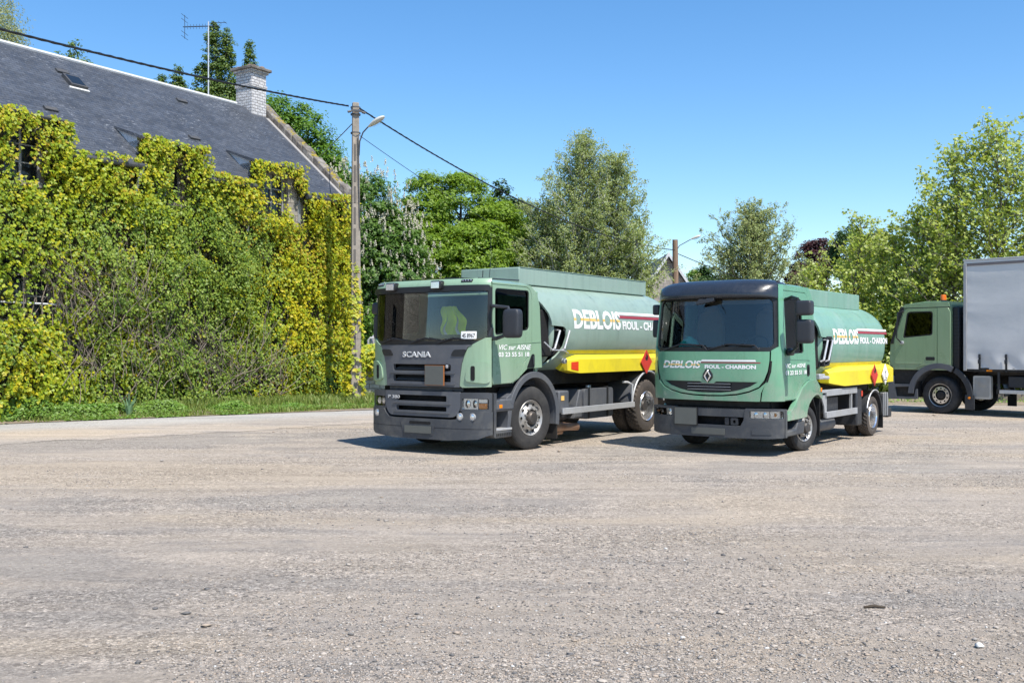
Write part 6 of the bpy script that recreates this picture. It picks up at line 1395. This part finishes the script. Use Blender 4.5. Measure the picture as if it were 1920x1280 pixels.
# low rubble wall behind the first tanker with its creeper
T = thing('rubble_wall', 'low wall of pale rubble stone behind the grey grilled tanker', 'wall', (-5.3, 32.4, 0), R(14))
MB().box(0, 8.5, 0, .45, 0, 1.55).build('wall', m_rubble, T, bevel=.03)
g = np.random.default_rng(71); n = 9000; x = g.uniform(0, 8.3, n); th = g.uniform(-.2, 1, n)
z = 1.15 + .55 * th + .2 * nA(x * 3, th) - .4 * (g.random(n) ** 3); y = -.15 - .35 * g.random(n) * (1 - np.abs(th - .4)) + .5 * (th > .75) * g.random(n)
T = thing('creeper', 'mound of yellow green creeper draped over the low rubble wall', 'climbing plant', (-5.3, 32.4, 0), R(14))
leaf_cloud('foliage', np.stack([x, y, z], -1), np.stack([.3 * g.normal(size=n), -1 + 0 * x, .7 + .3 * g.normal(size=n)], -1), .13 * g.uniform(.6, 1.3, n), [lv_yel, lv_yg], T, (g.random(n) < .45).astype(int), 'lobed', 72)
T = thing('metal_railing', 'grey tubular metal railing standing behind the low rubble wall', 'railing', (-4.85, 33.6, 0), R(10))
MB().tube([(0, 0, 0), (0, 0, 1.95), (.06, 0, 2.02), (1.6, 0, 2.02)], .035, 8).tube([(.02, 0, 1.75), (1.6, 0, 1.75)], .022, 8).tube([(.62, 0, 0), (.62, 0, 2.0)], .025, 8).build('frame', m_alu, T)
T = thing('white_post', 'thin pale green post rising behind the low rubble wall', 'post', (-4.75, 34.5, 0)); MB().tube([(0, 0, 0), (0, 0, 2.7)], .045, 8).build('shaft', plain('pale green post', (.42, .50, .44), .5), T)
T = thing('white_tank', 'white plastic liquid container behind the railing and low wall', 'container', (-4.7, 35.2, 0), R(8)); mb = MB(); rblock(mb, (.3, 0, 1.15), (.62, .5, 1.05), .35); mb.build('body', plain('white plastic', (.62, .58, .62), .5), T); MB().box(-.3, .95, -.55, .55, 0, .16).build('pallet', m_wood, T)
# ================================================================ VERGES
g_soil = plain('verge soil', (.22, .175, .125), .95, var=.5, scale=14, bmp=1, bscale=40, dirt=(.20, .18, .13), dirt_amt=.8)
rows = 12; S = np.arange(-14, 60, .25); V = []
for s in S:
    e = .10 + .16 * float(ln(s * 2.2, 9.)) + .08 * float(ln(s * 9, 4.))
    for j in range(rows):
        w = e - 9.0 * (j / (rows - 1)) ** 1.4 ; q = lane_pt(s, w); d = e - w
        V.append((q[0], q[1], .022 + .19 * (1 - math.exp(-d * 2.2)) * float(np.interp(s, [0, 10, 16, 22], [1, .8, .25, .1]))))
V = np.array(V); i = np.arange(len(S) - 1)[:, None] * rows + np.arange(rows - 1)[None, :]
tag(fast_mesh('verge', V, np.stack([i, i + rows, i + rows + 1, i + 1], -1).reshape(-1, 4), [g_soil], smooth=True), kind='structure')
lv_weed = leafmat('weed leaf', [(.10, .21, .03), (.15, .28, .04), (.20, .32, .05), (.12, .20, .035)], .3, 1.2)
lv_grass = leafmat('grass blade', [(.12, .20, .03), (.20, .27, .05), (.28, .30, .09), (.13, .22, .03)], .25, 1.5)
def vz(s, d): return .022 + .19 * (1 - np.exp(-np.clip(d, 0, 9) * 2.2)) * np.interp(s, [0, 10, 16, 22], [1, .8, .25, .1])
def blades(name, P, h, mats, seed, w=.012, lean=.35):
    g = np.random.default_rng(seed); n = len(P); a = g.uniform(0, 6.28, n); l = g.normal(size=(n, 2)) * lean
    tip = P + np.stack([l[:, 0] * h, l[:, 1] * h, h], -1); mid = P + np.stack([l[:, 0] * h * .3, l[:, 1] * h * .3, h * .6], -1)
    s = np.stack([np.cos(a), np.sin(a), 0 * a], -1) * w
    V = np.stack([P - s, P + s, mid + s * .7, tip, mid - s * .7], 1); F = np.array([(0, 1, 2, 4)]); F3 = np.array([(4, 2, 3, 3)])
    me = bpy.data.meshes.new(name)
    b = (np.arange(n) * 5)[:, None]; q = b + np.array([[0, 1, 2, 4]]); t = b + np.array([[4, 2, 3]])
    loops = np.concatenate([q, t], 1).ravel(); tot = np.tile([4, 3], n); st = np.concatenate([[0], np.cumsum(tot)[:-1]])
    me.vertices.add(n * 5); me.vertices.foreach_set('co', V.astype(np.float32).ravel()); me.loops.add(len(loops)); me.loops.foreach_set('vertex_index', loops.astype(np.int32))
    me.polygons.add(2 * n); me.polygons.foreach_set('loop_start', st.astype(np.int32)); me.polygons.foreach_set('loop_total', tot.astype(np.int32))
    for m in mats: me.materials.append(m)
    me.update(calc_edges=True); o = bpy.data.objects.new(name, me); COL.objects.link(o); return o
g = np.random.default_rng(81)
n = 60000; s = g.uniform(-3, 30, n); d = g.random(n) ** 1.6 * np.interp(s, [0, 6, 15, 30], [.5, 1.2, 5.0, 6.0]) - .04
k = (g.random(n) < np.interp(s, [0, 6, 10, 14], [.10, .15, .6, 1])); s, d = s[k], d[k]
q = P0[None] + dv[None] * s[:, None] - nv[None] * d[:, None]
o = blades('grass', np.stack([q[:, 0], q[:, 1], vz(s, d)], -1), g.uniform(.04, .16, len(s)) * (1 + .9 * (d > .5)), [lv_grass], 82); tag(o, 'short rough grass on the verge between lane and farmhouse', 'grass', kind='stuff')
n = 52000; s = g.uniform(-3, 17, n); W_ = np.interp(s, [0, 5, 9, 13, 17], [.6, .7, .8, 1.0, 1.4]); d = g.random(n) * W_ - .12 + .14 * nB(s * 2.5, 0 * s)
H_ = np.interp(s, [0, 6, 7.5, 9, 11, 13, 17], [.80, .72, .55, .34, .24, .18, .12]) * (.55 + .45 * nA(s * 4, d * 3)) ; hz = H_ * np.clip((d + .1) / .35, 0, 1)
k = (nC(s * 1.5, d * 3) > -.65) & (hz > .02); s, d, hz = s[k], d[k], hz[k]; n = len(s)
q = P0[None] + dv[None] * s[:, None] - nv[None] * d[:, None]
P = np.stack([q[:, 0], q[:, 1], vz(s, d) + hz * g.random(n) ** .5], -1); Nn = g.normal(size=(n, 3)) * .5; Nn[:, 2] += .8; Nn[:, 1] -= .4
tag(leaf_cloud('weeds', P, Nn, .062 * g.uniform(.6, 1.4, n), [lv_weed], shape='quad', seed=83, aspect=.75), 'bright green nettles and ground cover along the foot of the farmhouse wall', 'weeds', kind='stuff')
x, y = gp(238, 786); T = thing('iris_plant', 'clump of upright blue green sword leaves on the verge edge', 'plant', (x, y + .12, .05)); mb = MB(); r_ = random.Random(3)
for k in range(16):
    a = r_.uniform(0, 6.28); l = r_.uniform(.05, .35); h = r_.uniform(.3, .62); w = .022
    p = [Vector((0.04 * math.cos(a), .04 * math.sin(a), 0)), Vector((l * .35 * math.cos(a), l * .35 * math.sin(a), h * .55)), Vector((l * math.cos(a), l * math.sin(a), h))]; sx = Vector((-math.sin(a), math.cos(a), 0)) * w
    mb.add([p[0] - sx, p[0] + sx, p[1] + sx, p[1] - sx, p[2]], [(0, 1, 2, 3), (3, 2, 4)])
mb.build('leaves', leafmat('iris leaf', [(.10, .20, .10), (.16, .27, .15)], .2, 4), T, smooth=0)
# right hand verge behind the lorry
S = np.arange(0, 46, .3); V = []
A0 = np.array([6.5, 30.6]); A1 = np.array([30.0, 27.2]); av = (A1 - A0) / np.linalg.norm(A1 - A0); an = np.array([-av[1], av[0]])
for s in S:
    e = .25 * float(ln(s, 40.))
    for j in range(7): q = A0 + av * s + an * (e + 8 * (j / 6) ** 1.6); V.append((q[0], q[1], .006 + .10 * (j / 6) ** .8))
V = np.array(V); i = np.arange(len(S) - 1)[:, None] * 7 + np.arange(6)[None, :]
tag(fast_mesh('verge', V, np.stack([i, i + 7, i + 8, i + 1], -1).reshape(-1, 4), [plain('pale verge earth', (.27, .22, .16), .95, var=.4, scale=12, bmp=1, bscale=30, dirt=(.10, .085, .06), dirt_amt=.9)], smooth=True), kind='structure')
n = 16000; s = g.uniform(0, 40, n); d = .3 + 5 * g.random(n); k = nC(s, d) > -.15; s, d = s[k], d[k]; n = len(s); q = A0[None] + av[None] * s[:, None] + an[None] * d[:, None]
hh = .22 * (.4 + .6 * g.random(n)) * np.clip(d, .2, 1)
tag(leaf_cloud('weeds', np.stack([q[:, 0], q[:, 1], .04 + hh * g.random(n)], -1), g.normal(size=(n, 3)) * .5 + np.array([0, -.4, .8]), .075 * g.uniform(.6, 1.4, n), [lv_weed], shape='quad', seed=84, aspect=.7), 'scattered weeds on the bare earth behind the curtain sided lorry', 'weeds', kind='stuff')
T = thing('concrete_kerb', 'low weathered concrete kerb block in the earth behind the lorry', 'kerb', (14.45, 30.7, 0), R(-8)); MB().box(0, 9, 0, .35, 0, .27).build('block', plain('weathered concrete', (.20, .175, .14), .95, var=.3, scale=5, bmp=.8, bscale=30), T, bevel=.02)

# ================================================================ TREES
lv_ch = leafmat('chestnut leaf', [(.05, .12, .016), (.08, .17, .025), (.12, .22, .03), (.07, .14, .02)], .35, .8)
lv_mp = leafmat('maple leaf', [(.12, .23, .015), (.18, .30, .02), (.25, .37, .03), (.145, .25, .018)], .42, .7)
lv_bi = leafmat('birch leaf', [(.19, .26, .075), (.27, .34, .11), (.35, .41, .18), (.23, .30, .09)], .42, 1.1, gloss=.03, rough=.5)
lv_dk = leafmat('dark leaf', [(.025, .06, .014), (.045, .10, .02), (.035, .08, .02)], .25, .6)
lv_gr = leafmat('mid green leaf', [(.07, .17, .018), (.11, .23, .025), (.16, .28, .03)], .4, .6)
lv_pl = leafmat('plane leaf', [(.28, .37, .06), (.36, .45, .09), (.45, .51, .14), (.24, .34, .05)], .48, 1.0, gloss=.03, rough=.45)
lv_pn = leafmat('pine needles', [(.17, .235, .085), (.25, .31, .11), (.33, .36, .13), (.14, .20, .08)], .25, 1.2)
lv_be = leafmat('copper beech leaf', [(.035, .012, .02), (.06, .018, .028), (.09, .03, .03)], .25, .8)
lv_po = leafmat('poplar leaf', [(.06, .12, .02), (.10, .175, .03), (.15, .22, .045)], .35, .9, gloss=.03)
lv_wi = leafmat('willow leaf', [(.20, .26, .12), (.28, .33, .17), (.34, .38, .23)], .4, .9, gloss=.03)
m_bloss = plain('chestnut blossom', (.50, .48, .36), .8, var=.2)
def panicles(T, P, Nn, C, d, g, o):
    mb_v = []; k = (d[:, 1] < .45) & (d[:, 2] > -.5); CC = C[k] - o; dd = d[k]; n = 1300
    i = g.choice(len(CC), n); c = CC[i] + dd[i] * .50 + g.normal(size=(n, 3)) * .24
    Pn = []; 
    for q in range(22):
        t = q / 21; r = .05 * (1 - t * .85); a = g.uniform(0, 6.28, n); Pn.append(c + np.stack([np.cos(a) * r, np.sin(a) * r, np.full(n, t * .24)], -1))
    Pn = np.concatenate(Pn); leaf_cloud('blossom', Pn, g.normal(size=Pn.shape) + np.array([0, -.5, .3]), .062, [m_bloss], T, shape='quad', seed=9, aspect=.9)
tree('horse_chestnut', 'dark green horse chestnut in white blossom between farmhouse and maple', (-6.3, 44), 2.2, [(-6.7, 44, 6.3, 2.0, 2.0, 2.9), (-5.6, 43.6, 4.6, 1.8, 2.0, 3.0), (-7.6, 44, 4, 2.0, 2, 3.4), (-5.0, 43.5, 2.6, 1.5, 1.8, 2.2)], 90000, .19, .5, lv_ch, bark_d, shape='hand', seed=101, tr=.28, extra=panicles)
tree('ash_tree', 'tall mid green rounded tree behind the farmhouse gable', (-11, 52), 4, [(-12.3, 52, 11.0, 1.8, 2.0, 3.6), (-11.0, 52, 10.0, 2.0, 2.1, 4.2), (-9.9, 51.5, 8.4, 1.7, 2, 3.8), (-8.8, 51, 6.6, 1.7, 2, 3.8)], 80000, .17, .6, lv_gr, bark_d, seed=102, tr=.3)
tree('maple_tree', 'bright yellow green bushy maple right of the blossoming chestnut', (-2.4, 50), 2.2, [(-4.3, 50, 8.0, 1.1, 1.3, 2.3), (-2.6, 50, 8.3, 1.5, 1.5, 2.1), (-.7, 50, 6.9, 1.5, 1.6, 2.1), (-4.0, 49, 5.4, 1.6, 1.8, 2.6), (-1.6, 48.6, 4.9, 2.3, 1.9, 2.9)], 95000, .16, .55, lv_mp, bark_d, shape='hand', seed=103, tr=.3, shell=.72, flat=.5, per=80)
for lb, x, y, H, sp, n1, sd in (
    ('airy grey green birch with the highest top in the middle of the picture', 3.2, 48, 11.2, 4.0, 200, 104),
    ('second airy birch, right of the highest one and slightly lower', 4.9, 48.4, 10.4, 3.4, 180, 114),
    ('lower birch filling the left flank of the birch clump beside the maple', 1.6, 48.2, 8.4, 3.1, 140, 116),
    ('lower birch at the right flank of the clump, before the distant gable', 5.7, 47.4, 7.0, 1.9, 90, 118)):
    branchy('silver_birch', lb, (x, y), H, sp, n1, lv_bi, bark_w, sd, 'silver birches', leaf=.10, z0=1.0, shape='quad', tr=.16, dens=22, top=(.2, 0))
tree('dark_tree', 'small dark tree top showing between maple and birch', (-.7, 70), 6, [(-.75, 70, 11.3, .9, 1.0, 2.0), (.4, 70, 10.5, 1.0, 1.0, 1.6)], 9000, .2, .45, lv_dk, bark_d, seed=105)
tree('poplar_tree', 'dense dark poplar with several spires behind the tv aerial', (-17.9, 60), 5, [(-18.0, 60, 17.6, .48, .6, 3.7), (-17.2, 60, 17.0, .42, .6, 3.7), (-18.6, 60, 15.6, .6, .7, 3.4), (-17.7, 59.8, 14.2, 1.15, 1, 3.2), (-16.8, 60, 15.2, .45, .6, 2.6)], 42000, .15, .36, lv_po, bark_g, seed=106, per=50, group='poplars beyond the roof')
tree('poplar_tree', 'single narrow poplar spire directly behind the chimney', (-16.4, 62), 5, [(-16.3, 62, 17.2, .35, .45, 3.4), (-15.95, 62, 16.4, .3, .4, 1.9)], 9000, .15, .3, lv_po, bark_g, seed=107, per=45, group='poplars beyond the roof')
tree('poplar_tree', 'two small poplar tips peeping over the ridge left of the aerial', (-21.2, 62), 5, [(-20.85, 62, 17.2, .38, .5, 1.9), (-21.8, 62, 16.6, .34, .5, 1.9)], 9000, .15, .3, lv_po, bark_g, seed=108, per=45, group='poplars beyond the roof')
tree('willow_tree', 'pale grey green willow crown in the upper left corner', (-21.5, 40), 5, [(-21.4, 40, 13.6, 1.6, 1.8, 3.4), (-20.6, 40, 12.2, 1.25, 1.4, 2.5)], 42000, .10, .5, lv_wi, bark_g, seed=109, per=50, droop=.5, aspect=.4)
tree('young_tree', 'sparse leafy tree top poking above the ridge at the left', (-15.3, 34.6), 6, [(-15.6, 34.6, 11.5, .35, .4, .55), (-14.85, 34.6, 11.3, .3, .4, .5), (-15.2, 34.6, 12.0, .2, .2, .5)], 700, .12, .22, lv_po, bark_g, seed=110, per=14, shell=.3, tr=.07)
branchy('pine_tree', 'broad pale blue green pine behind the black visored tanker', (14.5, 60), 9.3, 5.2, 160, lv_pn, bark_g, 111, leaf=.12, z0=.8, shape='quad', tr=.16, dens=18)
tree('dark_tree', 'dark green tree at the left foot of the pine', (13.2, 66), 2, [(12.9, 66, 4.8, 1.2, 1.2, 2.2), (14.2, 66, 4.2, 1.3, 1.2, 2.4)], 16000, .18, .45, lv_dk, bark_d, seed=112)
tree('round_tree', 'small round green tree seen between the distant gable and the pine', (14.5, 80), 2, [(14.3, 80, 5.9, 1.3, 1.3, 2.0), (16.3, 82, 5.2, 1.3, 1.3, 1.7)], 12000, .2, .5, lv_gr, bark_d, seed=113)
tree('copper_beech', 'purple leaved beech beyond the pine', (23.9, 80), 2, [(23.9, 80, 7.8, 1.4, 1.4, 2.2), (24.9, 80, 8.8, 1.2, 1.2, 1.6), (23.2, 80, 6.0, 1.4, 1.4, 2.4)], 24000, .18, .5, lv_be, bark_d, seed=114)
tree('dark_tree', 'dark domed evergreen right of the purple beech', (26.8, 76), 2, [(25.8, 76, 8.6, 1.4, 1.5, 2.1), (27.6, 76, 8.2, 1.8, 1.6, 2.2)], 22000, .18, .5, lv_dk, bark_d, seed=115)
PG = 'plane trees behind the lorry'
for lb, base, H, sp, n1, tp, sd in (
    ('pale leafy plane tree with pointed top, nearest the purple beech', (12.3, 36.0), 6.2, 2.0, 50, (.25, 0), 121),
    ('low plane tree leaning over the rear of the black visored tanker', (11.2, 36.6), 4.5, 1.7, 36, (-.1, 0), 122),
    ('middle pale plane tree with a low rounded top', (13.6, 35.6), 5.5, 2.6, 54, (.1, 0), 123),
    ('broad plane tree left of the two tallest, its top level with their lower limbs', (14.4, 34.6), 5.9, 2.9, 60, (-.1, 0), 126),
    ('second tallest plane tree with ragged side shoots against the sky', (15.0, 33.5), 8.0, 3.3, 90, (-.1, 0), 127),
    ('tallest pale plane tree above the lorry box at the right edge', (16.2, 32.6), 8.5, 3.6, 104, (-.3, 0), 128),
    ('plane tree rising behind the lorry box, cut by the right edge', (18.0, 32.4), 7.6, 3.3, 84, (.2, 0), 129),
    ('rear plane tree filling the gap between the pointed and the middle one', (14.4, 40), 5.8, 3.0, 60, (0, 0), 130),
    ('rear plane tree seen over the lorry cab', (16.6, 39), 6.3, 3.2, 66, (0, 0), 134)):
    branchy('plane_tree', lb, base, H, sp, n1, lv_pl, bark_g, sd, PG, leaf=.125, dens=9, top=tp)
def hedge(name, label, a, b, h, dpt, n, leaf, mat, seed, shape='quad'):
    T = thing(name, label, 'hedge', (a[0], a[1], 0)); g = np.random.default_rng(seed); L = math.hypot(b[0] - a[0], b[1] - a[1]); k = max(3, int(L / 1.6)); bl = []
    for i in range(k):
        t = (i + .5) / k; hh = h * g.uniform(.78, 1.15); bl.append((a[0] + (b[0] - a[0]) * t, a[1] + (b[1] - a[1]) * t + g.normal() * .3, hh * .5, 1.5, dpt, hh * .52))
    P, Nn, C, d = crown_points(bl, n, .4, g, .5, 0, 40); k = P[:, 2] > .05; leaf_cloud('foliage', P[k] - np.array([a[0], a[1], 0]), Nn[k], leaf * g.uniform(.6, 1.2, k.sum()), [mat], T, shape=shape, seed=seed)
    mb = MB()
    for i in g.choice(len(C), 40): c = C[i] - np.array([a[0], a[1], 0]); mb.tube([(c[0], c[1], 0), (c[0] + g.normal() * .1, c[1], c[2] * .5), tuple(c)], [.05, .035, .01], 5)
    mb.build('stems', bark_d, T, fix=False)
hedge('hedge', 'shrubbery below the birch and maple behind the two tankers', (-6, 41), (9, 43), 3.4, 1.2, 60000, .12, lv_gr, 131)
hedge('hedge', 'dense pale bushes at the foot of the plane trees behind the lorry', (9.0, 35.2), (21, 31.8), 3.0, 1.0, 42000, .16, lv_pl, 132, 'lobed')
hedge('hedge', 'dark undergrowth behind the farmhouse gable end', (-12, 46), (-5.5, 46), 4.5, 1.2, 30000, .15, lv_dk, 133)
# far woodland closing the view: one mass
g = np.random.default_rng(91); bl = [(x, 95 + 6 * math.sin(x), 2.6 + 1.2 * math.sin(x * .7), 4, 3, 3.2 + 1.0 * math.sin(x * .31 + 1)) for x in range(-60, 90, 3)]
P, Nn, C, d = crown_points(bl, 90000, .9, g, .6, 0, 50); P = P[P[:, 2] > 0]; Nn = Nn[:len(P)]
tag(leaf_cloud('woodland', P, Nn, .38 * g.uniform(.6, 1.2, len(P)), [lv_gr], shape='quad', seed=92), 'distant woodland band closing the yard behind all the trees', 'woodland', kind='stuff')
